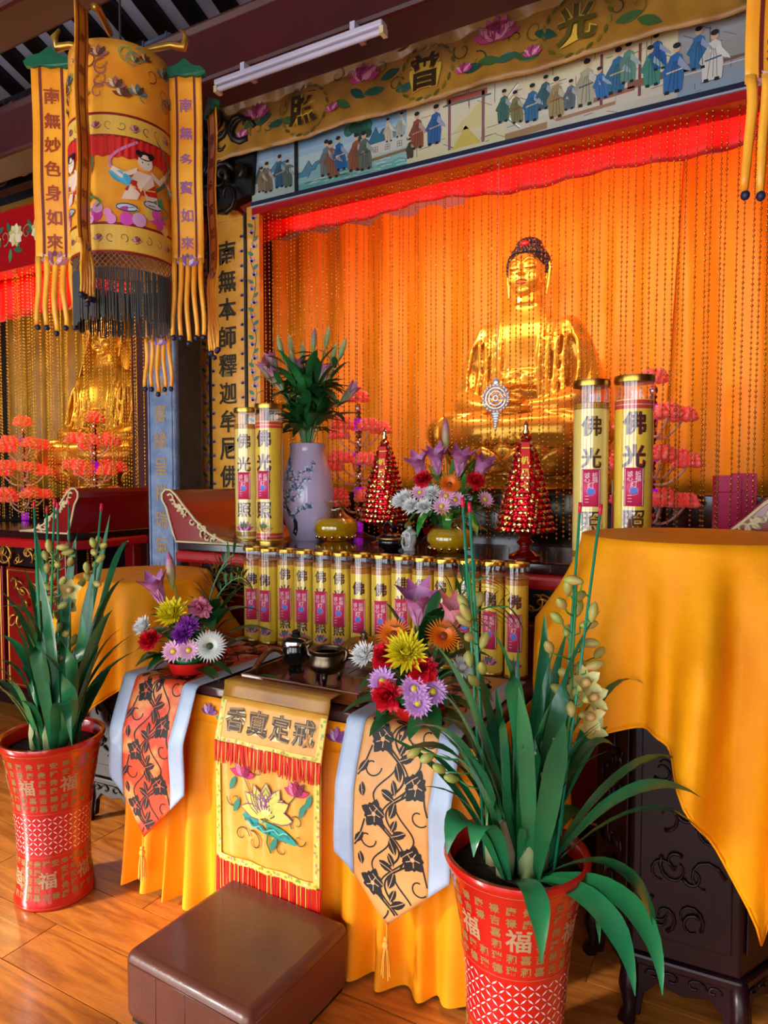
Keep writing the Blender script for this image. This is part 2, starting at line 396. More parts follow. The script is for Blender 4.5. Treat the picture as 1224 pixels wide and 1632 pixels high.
# lamp tube under the beam
lt = thing('fluorescent_lamp', 'unlit white fluorescent tube lamp fixed along the dark red roof beam', 'lamp', (-1.87, 2.585, 3.372))
build(MB().box((-.455, -.022, 0.0), (.455, .03, .026)), 'housing', 'tube_white', lt, bevel=0.006)
build(MB().tube([(-.44, -.003, -.015), (.44, -.003, -.015)], 0.0125, 12), 'tube', 'tube_white', lt, smooth=True, sharp=50)
for hx in (-.3, .3): build(MB().box((hx - .012, .0, .026), (hx + .012, .1, .073)), 'hanger', 'tube_white', lt)
build(MB().box((.44, -.018, -.03), (.46, .024, 0.0)), 'end_cap', 'carving_cream', lt); build(MB().box((-.46, -.018, -.03), (-.44, .024, 0.0)), 'end_cap', 'carving_cream', lt)

# ------------------------------------------------------------------ stone column with gilt couplet
m = MB().box((-3.173, 2.9, 0), (-2.952, 3.13, 4.0))
col = struct(tag(build(m, 'stone_column', 'stone', org=(-3.06, 3.0, 0), bevel=0.012), 'square blue-grey stone column with gilt carved characters', 'column'))
m = MB()
for x in (-2.972, -3.153): m.box((x - .006, 2.893, 0), (x + .006, 2.9, 4.0))
build(m, 'edge_moulding', 'stone', col, org=(-3.06, 3.0, 0))
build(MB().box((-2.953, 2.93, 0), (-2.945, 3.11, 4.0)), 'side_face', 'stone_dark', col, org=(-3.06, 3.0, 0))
m = MB(); mp = flatmap(-3.062, 2.9, 0)
for k, ch in enumerate('法雨慈雲施涵喜緣呈祥瑞氣如雲'):
    m = MB(); m.text(ch, 0, 2.19 + 0.153 * (4 - k), 0.1, mp, 0.003, H('a8854a'), bold=0.01); build(m, 'gilt_character', 'thread', col, org=(-3.06, 3.0, 0))
m = MB().box((0.25, 2.9, 0), (0.47, 3.13, 4.0)); struct(tag(build(m, 'stone_column', 'stone', bevel=0.012), 'blue-grey stone column at the right end of the shrine', 'column'))

# ------------------------------------------------------------------ couplet board beside the shrine
cb = thing('couplet_board', 'tall gilded couplet board with dark brush characters beside the stone column', 'board', (-2.8, 3.2, 0.3))
O = (-2.8, 3.2, 0.3)
build(MB().box((-2.945, 3.2, 0.3), (-2.682, 3.23, 3.03)).prism([(-2.945, 3.03), (-2.9, 3.075), (-2.81, 3.1), (-2.73, 3.075), (-2.682, 3.03)], 3.2, 3.23), 'panel', 'satin_gold', cb, org=O, bevel=0.004)
build(MB().box((-3.03, 3.21, 0.3), (-2.955, 3.235, 3.0)), 'side_strip', 'satin_gold', cb, org=O)
build(MB().box((-2.662, 3.2, 0.3), (-2.572, 3.235, 3.08)), 'side_strip', 'satin_gold', cb, org=O)
m = MB()
for x in (-2.95, -2.672): m.box((x - .008, 3.19, 0.3), (x + .008, 3.24, 3.05))
build(m, 'frame_edge', 'black_wood', cb, org=O)
m = MB(); mp = flatmap(-2.813, 3.2, 0)
for k, ch in enumerate('南無本師釋迦牟尼佛'):
    z = 2.845 - 0.1655 * k
    m = MB(); m.text(ch, 0, z, 0.135, mp, 0.003, H('8a7030'), bold=0.03); m.text(ch, 0, z, 0.135, mp, 0.005, H('2a1c0c'), bold=0.008)
    build(m, 'character', 'paint', cb, org=O)
def vine(m, x, z0, z1, mp, step=0.16, w=0.02):
    pts = [(x + w * math.sin((z0 + (z1 - z0) * i / 120) * 2 * PI / step / 2), z0 + (z1 - z0) * i / 120) for i in range(121)]
    m.stroke(pts, 0.004, mp, 0.002, H('6b6a3a'))
    z = z0; k = 0
    while z < z1 - 0.05:
        s = 1 if k % 2 else -1
        m.blob(petal2(x, z, PI / 2 - s * 1.0, 0.045, 0.022), mp, 0.003, H(['2f7f62', '3c6f8a', '2f7f62', '5a7a3a'][k % 4]))
        for j in range(5): m.blob(petal2(x - s * .008, z + step * .25, PI / 2 + (j - 2) * .5, 0.03, 0.012), mp, 0.0035, H(['b08ac0', 'd9c6dc', '9a70b0'][j % 3]))
        z += step * 0.5; k += 1
m = MB(); vine(m, -2.617, 0.4, 3.02, flatmap(0, 3.2, 0)); vine(m, -2.993, 0.4, 2.95, flatmap(0, 3.21, 0))
mp = flatmap(0, 3.2, 0)
for s in (-2.93, -2.7):
    z = 0.45
    while z < 2.95:
        for j in range(5): m.blob(petal2(s, z, PI / 2 + (j - 2) * .55, 0.022, 0.011), mp, 0.002, H('a57f9a'))
        z += 0.085
tag(build(m, 'embroidered_vine', 'thread', cb, org=O), kind='stuff')

# dark carved brackets
def carving(name, x0, x1, y, z0, z1, n, material, parent=None, org=(0, 0, 0), rr=(0.012, 0.03), seed=1, label=None, cat=None):
    rnd = random.Random(seed); m = MB()
    for k in range(n):
        cx, cz = rnd.uniform(x0, x1), rnd.uniform(z0, z1); s = rnd.uniform(.04, .1) * (1 if rr[1] > .02 else .6); a0 = rnd.uniform(0, 6.3); sg = rnd.choice((-1, 1))
        pts = [(cx + s * (1 - t * .75) * math.cos(a0 + sg * t * 5.5), y - .012 - .02 * math.sin(t * 3), cz + s * (1 - t * .75) * math.sin(a0 + sg * t * 5.5)) for t in [i / 9 for i in range(10)]]
        r = rnd.uniform(*rr); m.tube(pts, [r * (1 - .6 * i / 9) for i in range(10)], 6)
    o = build(m, name, material, parent, org=org, smooth=True); o['kind'] = 'stuff'
    if label: tag(o, label, cat)
    return o
bk = thing('beam_bracket', 'black carved scrollwork bracket under the left end of the painted beam', 'bracket', (-2.8, 3.1, 3.0))
build(MB().prism([(-3.03, 3.06), (-2.6, 3.14), (-2.56, 3.62), (-3.03, 3.7)], 3.17, 3.24), 'backing', 'black_wood', bk, org=(-2.8, 3.1, 3.0))
carving('scrollwork', -3.0, -2.62, 3.15, 3.1, 3.6, 26, 'carving_dark', bk, org=(-2.8, 3.1, 3.0), seed=4)

# ------------------------------------------------------------------ painted beam
pb = struct(tag(build(MB().box((-2.62, 3.2, 3.098), (0.5, 3.32, 3.40)), 'painted_beam', 'pale_paint', org=(-1, 3.2, 3.1)), 'long beam painted with robed figures, hills and pavilions', 'beam'))
O = (-1, 3.2, 3.1)
build(MB().box((-2.62, 3.19, 3.07), (0.5, 3.33, 3.098)), 'blue_edge', 'navy', pb, org=O)
build(MB().box((-2.62, 3.187, 3.066), (0.5, 3.2, 3.074)), 'pale_edge', 'white_satin', pb, org=O)
build(MB().box((-2.62, 3.195, 3.028), (0.5, 3.33, 3.066)), 'red_edge', 'bright_red_lacquer', pb, org=O)
build(MB().box((-2.312, 3.188, 3.098), (-2.294, 3.2, 3.40)), 'divider', 'black_wood', pb, org=O)
m = MB(); mp = flatmap(0, 3.2, 3.098)
def ramp3(a, b, c, t): return mixc(a, b, t * 2) if t < .5 else mixc(b, c, t * 2 - 1)
def pane(x0, x1, c3, nu=8):
    m.grid(lambda u, v: mp(x0 + (x1 - x0) * u, 0.0 + 0.3 * v, 0.001), nu, 8, lambda u, v: mixc(ramp3(H(c3[0]), H(c3[1]), H(c3[2]), v), H(c3[1]), .25 * noise.noise((u * 4, v * 4, x0)) + .1))
pane(-2.62, -2.31, ('9fb6ac', 'b9cfd2', '3f7fb8')); pane(-2.295, -1.62, ('4f9f96', 'b6d2d4', '2f7fbe'), 16)
pane(-1.62, -1.1, ('c9c49a', 'd9d2b0', 'd6d4c4'), 12); pane(-1.1, -0.35, ('b9b4a6', 'd8d3bc', 'cfc38a'), 14); pane(-0.35, 0.5, ('86a4bc', '9a9a94', 'a3a8b2'), 10)
rp = random.Random(3)
for hk, (x, z, w, h, c) in enumerate(((-2.2, .07, .22, .09, '4b86a2'), (-2.1, .06, .26, .12, '7fb2bc'), (-1.98, .05, .2, .08, '3d7a8c'), (-1.78, .13, .2, .11, '2f6d86'), (-1.68, .12, .14, .09, '5c97a0'), (-2.42, .14, .2, .06, '4f88a4'), (-2.55, .1, .14, .1, '3d6a62'))):
    m.blob([(x - w / 2 + w * i / 10, z + h * math.sin(PI * i / 10) * (.75 + .25 * math.sin(i * 2.1))) for i in range(11)], mp, 0.002 + hk * 6e-5, H(c))
    m.stroke([(x - w / 2 + w * i / 10, z + h * math.sin(PI * i / 10) * (.75 + .25 * math.sin(i * 2.1))) for i in range(11)], .004, mp, .00205 + hk * 6e-5, H('1f3f52'))
NF = [0]
def figure(x, z, h, robe, lean=0.0, sash=None):
    m = MB(); NF[0] += 1; off = NF[0] * 8e-5; mp = flatmap(0, 3.2 - off, 3.098)
    q = lambda p: [(x + (a + lean * b) * h, z + b * h) for a, b in p]
    m.blob(q([(-.17, 0), (.19, 0), (.2, .3), (.13, .72), (.02, .8), (-.11, .74), (-.2, .3)]), mp, .003, H(robe))
    m.blob(q([(.08, .7), (.3, .42), (.33, .34), (.2, .4), (.05, .55)]), mp, .0035, mixc(H(robe), (0.9, .9, .9), .3))
    m.blob(q([(-.1, .7), (-.27, .4), (-.2, .33), (-.04, .5)]), mp, .0035, mixc(H(robe), (0.05, .05, .05), .2))
    if sash: m.stroke(q([(-.15, .4), (.16, .44)]), .03 * h, mp, .004, H(sash))
    for s in (-.08, .02, .1): m.stroke(q([(s, .05), (s * .7, .4), (s * .3, .62)]), .016 * h, mp, .004, mixc(H(robe), (0, 0, 0), .55))
    m.blob([(x + lean * .88 * h + .075 * h * math.cos(i), z + .87 * h + .085 * h * math.sin(i)) for i in [k * PI / 5 for k in range(10)]], mp, .004, H('d8b08a'))
    m.blob([(x + lean * .94 * h + .08 * h * math.cos(i), z + .93 * h + .06 * h * math.sin(i)) for i in [k * PI / 5 for k in range(10)]], mp, .0045, H('14161c'))
    for s in (-.1, .1): m.blob(q([(s - .05, -.03), (s + .05, -.03), (s + .04, .04), (s - .04, .04)]), mp, .004, H('14161c'))
    build(m, 'painted_figure', 'paint', pb, org=(-1, 3.2, 3.1))
for x, z, h, c, s in ((-2.5, .04, .17, '7a6a54', None), (-2.42, .05, .18, '2f5f80', 'd0a040'), (-2.36, .04, .15, '4f6a5a', None), (-2.55, .05, .14, '8a7a5a', None),
    (-2.11, .05, .19, '6a7a7a', 'b04030'), (-2.06, .03, .2, '8a5a40', None), (-2.01, .06, .18, '1f5f9a', 'e0d0a0'), (-1.93, .04, .19, '8a5232', None), (-1.86, .03, .2, '5a6a5a', '304060'),
    (-1.72, .14, .12, 'c9c0a8', None), (-1.66, .15, .12, 'a8b0a0', None), (-1.56, .07, .18, '8a4a34', 'c0a060'), (-1.47, .07, .19, '2a5f9a', 'd0b070'), (-1.60, .03, .1, '4a4030', None),
    (-1.11, .09, .15, '3f6a5f', None), (-1.04, .07, .15, '7a7a4a', 'a03020'), (-.975, .06, .17, '2f6a92', 'd8c890'), (-.92, .1, .15, '3a5f6a', None), (-.86, .05, .18, '9a8a5a', 'a04030'), (-.80, .07, .13, '5a6a72', None),
    (-.73, .07, .2, 'a9a68a', '505860'), (-.655, .08, .14, '2f6fa8', None), (-.60, .09, .19, '2d6a8c', 'd0c080'), (-.55, .12, .17, '5f8a7a', None), (-.45, .08, .17, '3f8a7a', None), (-.42, .14, .15, '1f5a9a', None), (-.37, .03, .2, '2a6aa8', 'e0d8b0'), (-.27, .1, .17, '2f6fa0', None), (-.22, .04, .2, 'd8d8d0', '2060a0')):
    figure(x, z, h, c, rp.uniform(-.12, .12), s)
# tables, pavilion, fretwork floor
for x0, x1, z0, z1, c in ((-1.86, -1.62, .085, .145, 'c9cac0'), (-1.83, -1.62, .06, .075, '8a6a3a'), (-1.10, -.9, .0, .03, '9a7a54'), (-.86, -.6, .03, .045, 'a0785a'), (-.7, -.52, .07, .09, '9a6248'), (-.55, -.3, .09, .12, '8c5a48'), (-.35, .3, .1, .112, '7a5a4c'), (-.35, .3, .085, .09, 'd0d0cc')):
    m.blob([(x0, z0), (x1, z0 + .01), (x1, z1 + .01), (x0, z1)], mp, .0028, H(c))
for k in range(3): m.text('卐' if 0 else '田', -1.8 + k * .07, .115, .03, mp, .0035, H('6a6a5a'))
for x in (-1.385, -1.21): m.stroke([(x, .02), (x, .26)], .014, mp, .0034, H('8a5a62'))
m.stroke([(-1.40, .255), (-1.19, .255)], .03, mp, .0034, H('a85a52')); m.stroke([(-1.42, .235), (-1.17, .235)], .008, mp, .0036, H('5a6a62'))
m.blob([(-1.37, .02), (-1.22, .02), (-1.30, .12)], mp, .003, H('c7b552')); m.blob([(-1.37, .1), (-1.22, .22), (-1.22, .1)], mp, .003, H('d3c98a'))
for d in (0, .03): m.stroke([(-1.04, .245 - d), (-1.13 + d, .15), (-1.03, .045 + d)], .012, mp, .0036, H('f2efe2')); m.stroke([(-1.04, .25 - d), (-1.14 + d, .15), (-1.03, .04 + d)], .004, mp, .004, H('5a5a52'))
for x in (-.66, -.50): m.stroke([(x, .05), (x, .27)], .012, mp, .0026, H('7a3f45'))
m.stroke([(-1.9, .03), (-1.91, .14), (-1.88, .26)], [.03, .02, .012], mp, .0036, H('3a2a1c'))
for j in range(8): m.blob(circ(-1.93 + rp.uniform(-.08, .1), .24 + rp.uniform(-.03, .03), rp.uniform(.02, .035), 9), mp, .0038 + j * 1e-4, H(rp.choice(('1f5a4a', '2a6a5a', '174a3a'))))
for k in range(110):
    x = rp.uniform(-1.6, .1); z = rp.uniform(.01, .27); L = rp.uniform(.02, .09); a = rp.choice((0.06, 0.06, PI / 2, -.5))
    m.stroke([(x, z), (x + L * math.cos(a), min(.29, max(.005, z + L * math.sin(a))))], .0028, mp, .0024, H(rp.choice(('7a7466', '8a5a48', '5a6a72', 'a8a08a', '4a4a44'))))
for k in range(40):
    x = rp.uniform(-2.28, -1.64); z = rp.uniform(.01, .06); m.stroke([(x, z), (x + .03, z + .004), (x + .06, z)], .003, mp, .0024, H(rp.choice(('2f7f7a', 'cfe6e0', '3a8f88'))))
tag(build(m, 'painting', 'paint', pb, org=O), kind='stuff')

# ------------------------------------------------------------------ embroidered valance: 佛光普照, read from the right
va = thing('valance', 'long gold satin valance embroidered with lotuses and three large ringed characters', 'valance', (-1.2, 3.14, 3.37))
O = (-1.2, 3.14, 3.37)
def vs(u, v, h=0):
    x = -2.86 + 3.5 * u; z = 3.335 + 0.387 * v
    w = .012 * math.sin(x * 17 + 1.5 * math.sin(z * 9 + x)) + .008 * math.sin(x * 41 + z * 12) + .01 * noise.noise((x * 3, z * 5, 0))
    return (x, 3.15 - .03 * (1 - v) + w * (0.35 + .2 * v) - h, z + .006 * math.sin(x * 9) * (1 - v))
build(MB().grid(vs, 220, 12), 'cloth', 'old_satin', va, org=O, smooth=True, solid=0.004)
mp = lambda u, v, h: vs((u + 2.86) / 3.5, (v - 3.335) / .387, .004 + h)
m = MB(); rp = random.Random(11)
for ch, x in (('照', -2.2), ('普', -1.48), ('光', -.755), ('佛', -.03)):
    z = 3.485
    c_ = MB(); c_.text(ch, x, z, .178, mp, .009, H('d8b040'), bold=.06, cut=14); c_.text(ch, x, z, .174, mp, .0125, H('3a2408' if ch != '光' else '5a4c10'), bold=.03, cut=14); build(c_, 'character', 'thread', va, org=O)
    for k in range(20):
        a = 2 * PI * k / 20; m.blob(petal2(x + .15 * math.cos(a), z + .135 * math.sin(a), a + 2.0, .04, .016), mp, .004, H(('5a5212', '7a6a1a')[k % 2]))
def lotus2(m, x, z, s, mp, cols, n=7, h=.004):
    for ring, (L, a) in enumerate(((1.0, 1.25), (.75, .8))):
        for j in range(n if ring == 0 else n - 2):
            nn = n if ring == 0 else n - 2; t = (j / (nn - 1) - .5) * 2
            p = petal2(x, z, PI / 2 - t * a, s * L, s * .42); m.blob(p, mp, h + ring * .002 + .0002 * j, H(cols[(j + ring) % len(cols)]))
            m.stroke([p[0], p[2], p[4], p[6], p[8]], s * .03, mp, h + ring * .002 + .0003 + .0002 * j, H(cols[-1]))
def scroll2(m, x, z, s, mp, c, a0=0, sg=1, h=.003):
    m.stroke([(x + s * (1 - t * .8) * math.cos(a0 + sg * t * 6), z + s * (1 - t * .8) * math.sin(a0 + sg * t * 6)) for t in [i / 14 for i in range(15)]], [s * .16 * (1 - .6 * i / 14) for i in range(15)], mp, h, H(c))
for x, z, s in ((-2.52, 3.52, .09), (-1.83, 3.53, .1), (-1.12, 3.52, .12), (-.4, 3.53, .1), (-2.62, 3.43, .05), (-2.02, 3.43, .05), (-1.28, 3.42, .05), (-.95, 3.41, .05), (-1.62, 3.64, .05)):
    c_ = MB(); lotus2(c_, x, z, s, mp, ('c84a86', 'e69ab8', 'b03a72', '8a2a52'), 7, .008); build(c_, 'embroidered_lotus', 'thread', va, org=O)
for k in range(34):
    x = -2.7 + k * .088; 
    if min(abs(x - q) for q in (-2.2, -1.48, -.755)) < .14: continue
    scroll2(m, x, 3.45 + .16 * rp.random(), rp.uniform(.03, .05), mp, rp.choice(('3a3a16', '6a5a1a', '2f3a1c')), rp.uniform(0, 6), rp.choice((-1, 1)))
    m.blob(petal2(x, 3.42 + .1 * rp.random(), rp.uniform(-.6, .6), .11, .045), mp, .0035, H(rp.choice(('1f4a3a', '2f5a45', '3a5a2a'))))
tag(build(m, 'embroidery', 'thread', va, org=O), kind='stuff')

# ------------------------------------------------------------------ shrine: plinth, dais, drapes
struct(tag(build(MB().box((-3.7, 3.2, 0), (0.5, 3.66, 1.16)), 'shrine_plinth', 'dark_lacquer'), 'dark lacquered plinth behind the altar table', 'plinth'))
struct(tag(build(MB().box((-3.7, 3.66, 0), (0.5, 5.0, 1.43)), 'shrine_dais', 'black_glaze', bevel=0.01), 'black dais that carries the large golden Buddha', 'dais'))
dr = thing('drape_curtain', 'orange silk drapes hanging in folds behind the golden Buddha', 'curtain', (-1.25, 4.8, 1.43))
O = (-1.25, 4.8, 1.43)
for k, (x0, x1) in enumerate(((-3.7, -1.6), (-1.9, -0.45), (-0.8, 0.55))):
    def f(u, v, x0=x0, x1=x1, k=k):
        x = x0 + (x1 - x0) * u; z = 1.43 + 2.5 * v; xx = x + .1 * (1 - v) * math.sin(u * 3.2 + k * 2) * (.3 + u)
        y = 4.78 + .036 * math.sin(x * 17 + 1.2 * math.sin(z * 1.3 + k)) * (.45 + .55 * math.sin(u * 3.1)) + .006 * math.sin(x * 47 + z * 2)
        return (xx, y - .05 * (k % 2), z)
    build(MB().grid(f, 90, 24), 'drape_panel', 'orange_drape', dr, org=O, smooth=True, solid=0.004)
def f(u, v): x = -3.0 + 3.5 * u; return (x, 3.42 + .012 * math.sin(x * 31), 2.96 + .17 * v + (1 - v) * (.015 * math.sin(x * 7) + .02 * math.sin(x * 2.6)))
tag(build(MB().grid(f, 120, 4), 'pelmet', 'red_cloth', org=(-1, 3.44, 2.93), smooth=True, solid=0.003), 'short red cloth pelmet glowing under the painted beam', 'pelmet')
# ================================================================== altar tables with upturned ends
def altar(cx, label):
    t = thing('altar_table', label, 'altar table', (cx, 2.55, 0))
    D = 0.62
    build(MB().box((-1.3, 0, 1.145), (1.3, D, 1.19)), 'tabletop', 'dark_lacquer', t, bevel=0.008)
    build(MB().box((-1.31, -0.012, 1.085), (1.31, D, 1.145)), 'top_edge', 'bright_red_lacquer', t, bevel=0.02, bseg=3)
    for s in (-1, 1):
        inner = [(0.86, 1.19), (0.98, 1.2), (1.08, 1.235), (1.17, 1.3), (1.24, 1.365), (1.30, 1.425), (1.335, 1.45), (1.37, 1.452), (1.395, 1.43), (1.395, 1.40)]
        outer = [(1.365, 1.36), (1.345, 1.30), (1.325, 1.24), (1.3, 1.19)]
        poly = [(s * a, b) for a, b in inner + outer]
        e = build(MB().prism(poly, 0.0, D), 'scroll_end', 'red_lacquer', t, sharp=30, smooth=True)
        # carved front face of the scroll
        m = MB(); rnd = random.Random(5)
        line = [(s * a, -.004, b) for a, b in inner] + [(s * a, -.004, b) for a, b in outer] + [(s * .86, -.004, 1.192)]
        m.tube(line, .006, 6)
        for k in range(16):
            q = rnd.uniform(.25, 1); a = 0.95 + .4 * q; zb = 1.2 + .2 * max(0, q - .3) / .7 + rnd.uniform(0, .03)
            if a > 1.28: zb = min(max(zb, 1.26), 1.41)
            r = rnd.uniform(.012, .026); a0 = rnd.uniform(0, 6)
            m.tube([(s * (a + r * (1 - .7 * v) * math.cos(a0 + 5 * v)), -.006, zb + r * (1 - .7 * v) * math.sin(a0 + 5 * v)) for v in [i / 7 for i in range(8)]], [.007 * (1 - .5 * i / 7) for i in range(8)], 5)
        build(m, 'carved_foliage', 'carving_cream', e, smooth=True)
    # carved apron, legs and front panels
    ap = build(MB().box((-1.22, 0.03, 0.97), (1.22, 0.06, 1.085)), 'apron', 'purple_wood', t)
    o = carving('apron_carving', -1.2, 1.2, 0.03, 1.0, 1.06, 90, 'carving_gold', ap, rr=(.004, .008), seed=9)
    for sx in (-1, 1):
        for y in (0.02, D - 0.1): build(MB().box((sx * 1.2 - .045, y, 0.0), (sx * 1.2 + .045, y + .08, 1.085)), 'leg', 'red_lacquer', t, bevel=0.008)
    build(MB().box((-1.15, D - .08, 0.1), (1.15, D - .04, 1.085)), 'back_panel', 'purple_wood', t)
    for k in range(4):
        x0 = -1.14 + k * .57
        p = build(MB().box((x0 + .02, 0.07, 0.18), (x0 + .55, 0.09, 0.95)), 'front_panel', 'red_lacquer', t, bevel=0.004)
        carving('panel_carving', x0 + .08, x0 + .49, 0.075, .28, .86, 26, 'carving_gold', p, rr=(.004, .009), seed=20 + k)
        m = MB()
        for a, b in (((x0 + .04, .2), (x0 + .53, .2)), ((x0 + .04, .93), (x0 + .53, .93))): m.tube([(a[0], .07, a[1]), (b[0], .07, b[1])], .005, 5)
        for x in (x0 + .04, x0 + .53): m.tube([(x, .07, .2), (x, .07, .93)], .005, 5)
        build(m, 'panel_moulding', 'carving_gold', p)
    m = MB().box((-1.16, 0.03, 0.08), (1.16, 0.09, 0.18)); build(m, 'bottom_rail', 'purple_wood', t, bevel=0.006)
    return t
main_altar = altar(-1.29, 'long lacquered altar table with upturned scroll ends below the large Buddha')
side_altar = copy_tree(main_altar); side_altar.location = (-4.82, 2.62, 0)
side_altar['label'] = 'dark red altar table with gilt panels at the left edge, behind the orchid'

# ================================================================== covered offering table
TX0, TX1, TY0, TY1, TZ = -2.06, -0.68, 1.78, 2.52, 0.785
ft = thing('offering_table', 'low dark offering table hidden under a yellow pleated skirt', 'table', ((TX0 + TX1) / 2, 2.15, 0))
O = ft.location[:]
build(MB().box((TX0, TY0, TZ - .035), (TX1, TY1, TZ)), 'tabletop', 'table_brown', ft, org=O, bevel=0.005)
for x in (TX0 + .06, TX1 - .06):
    for y in (TY0 + .06, TY1 - .06): build(MB().box((x - .03, y - .03, 0), (x + .03, y + .03, TZ - .035)), 'leg', 'dark_wood', ft, org=O)
# pleated skirt on the front and both ends
sk = thing('table_skirt', 'yellow pleated satin skirt around the offering table, with small embroidered lotuses', 'table skirt', ((TX0 + TX1) / 2, 1.76, 0))
O = sk.location[:]
P0, P1, P2, P3 = (TX0 - .008, TY1), (TX0 - .008, TY0 - .008), (TX1 + .008, TY0 - .008), (TX1 + .008, TY1)
LL = [TY1 - TY0 + .012, TX1 - TX0 + .024, TY1 - TY0 + .012]; LT = sum(LL)
def per(s):
    if s < LL[0]: return (P0[0], P0[1] - s), (-1, 0)
    if s < LL[0] + LL[1]: return (P1[0] + s - LL[0], P1[1]), (0, -1)
    return (P2[0], P2[1] + s - LL[0] - LL[1]), (1, 0)
def cornern(s):
    (x, y), (nx, ny) = per(s)
    for c, a, b in ((LL[0], (-1, 0), (0, -1)), (LL[0] + LL[1], (0, -1), (1, 0))):
        if abs(s - c) < .03: t = (s - c + .03) / .06; v = Vector((a[0] * (1 - t) + b[0] * t, a[1] * (1 - t) + b[1] * t)).normalized(); nx, ny = v
    return (x, y), (nx, ny)
def pleat(s):
    ph = s * 2 * PI / .108 + 1.0 * math.sin(s * 5.3) + .6 * math.sin(s * 13)
    w = .5 + .5 * math.sin(ph); return (.72 + .28 * math.sin(s * 7.7 + 1)) * w
def skf(u, v):
    s = u * LT; (x, y), (nx, ny) = cornern(s); z = .665 - .645 * v; g = min(1, v * 3.2) ** .7
    d = .004 + g * (.006 + .085 * pleat(s) * (.42 + .58 * v ** 2)); sh = .012 * g * math.sin(s * 31) * v
    return (x + nx * d + ny * sh, y + ny * d + nx * sh, z + .012 * v * math.sin(s * 9))
build(MB().grid(skf, 520, 16), 'pleated_skirt', 'skirt_cloth', sk, org=O, smooth=True)
def bandf(u, v):
    (x, y), (nx, ny) = cornern(u * LT); d = .003 + .004 * math.sin(v * PI) + .002 * math.sin(u * 60)
    return (x + nx * d, y + ny * d, .755 - .1 * v)
build(MB().grid(bandf, 240, 4), 'skirt_band', 'skirt_cloth', sk, org=O, smooth=True, solid=.003)
m = MB(); mp = flatmap(0, TY0 - .022, 0)
for x in (-1.665, -1.61, -1.12, -1.09):
    pass
for x, s in ((-1.645, .04), (-1.127, .045)):
    m = MB(); lotus2(m, x, .70, s, mp, ('8a4a92', 'd9b8dc', 'b06ab0', '6a2a72'), 5, .0015)
    scroll2(m, x + .055, .70, .022, mp, '7a8a3a', 0, 1, .0015); scroll2(m, x + .09, .705, .018, mp, '3a8a6a', 3, -1, .0015); m.blob(petal2(x + .03, .695, -.3, .04, .016), mp, .0016, H('2a8a7a'))
    build(m, 'embroidered_lotus', 'thread', sk, org=O)

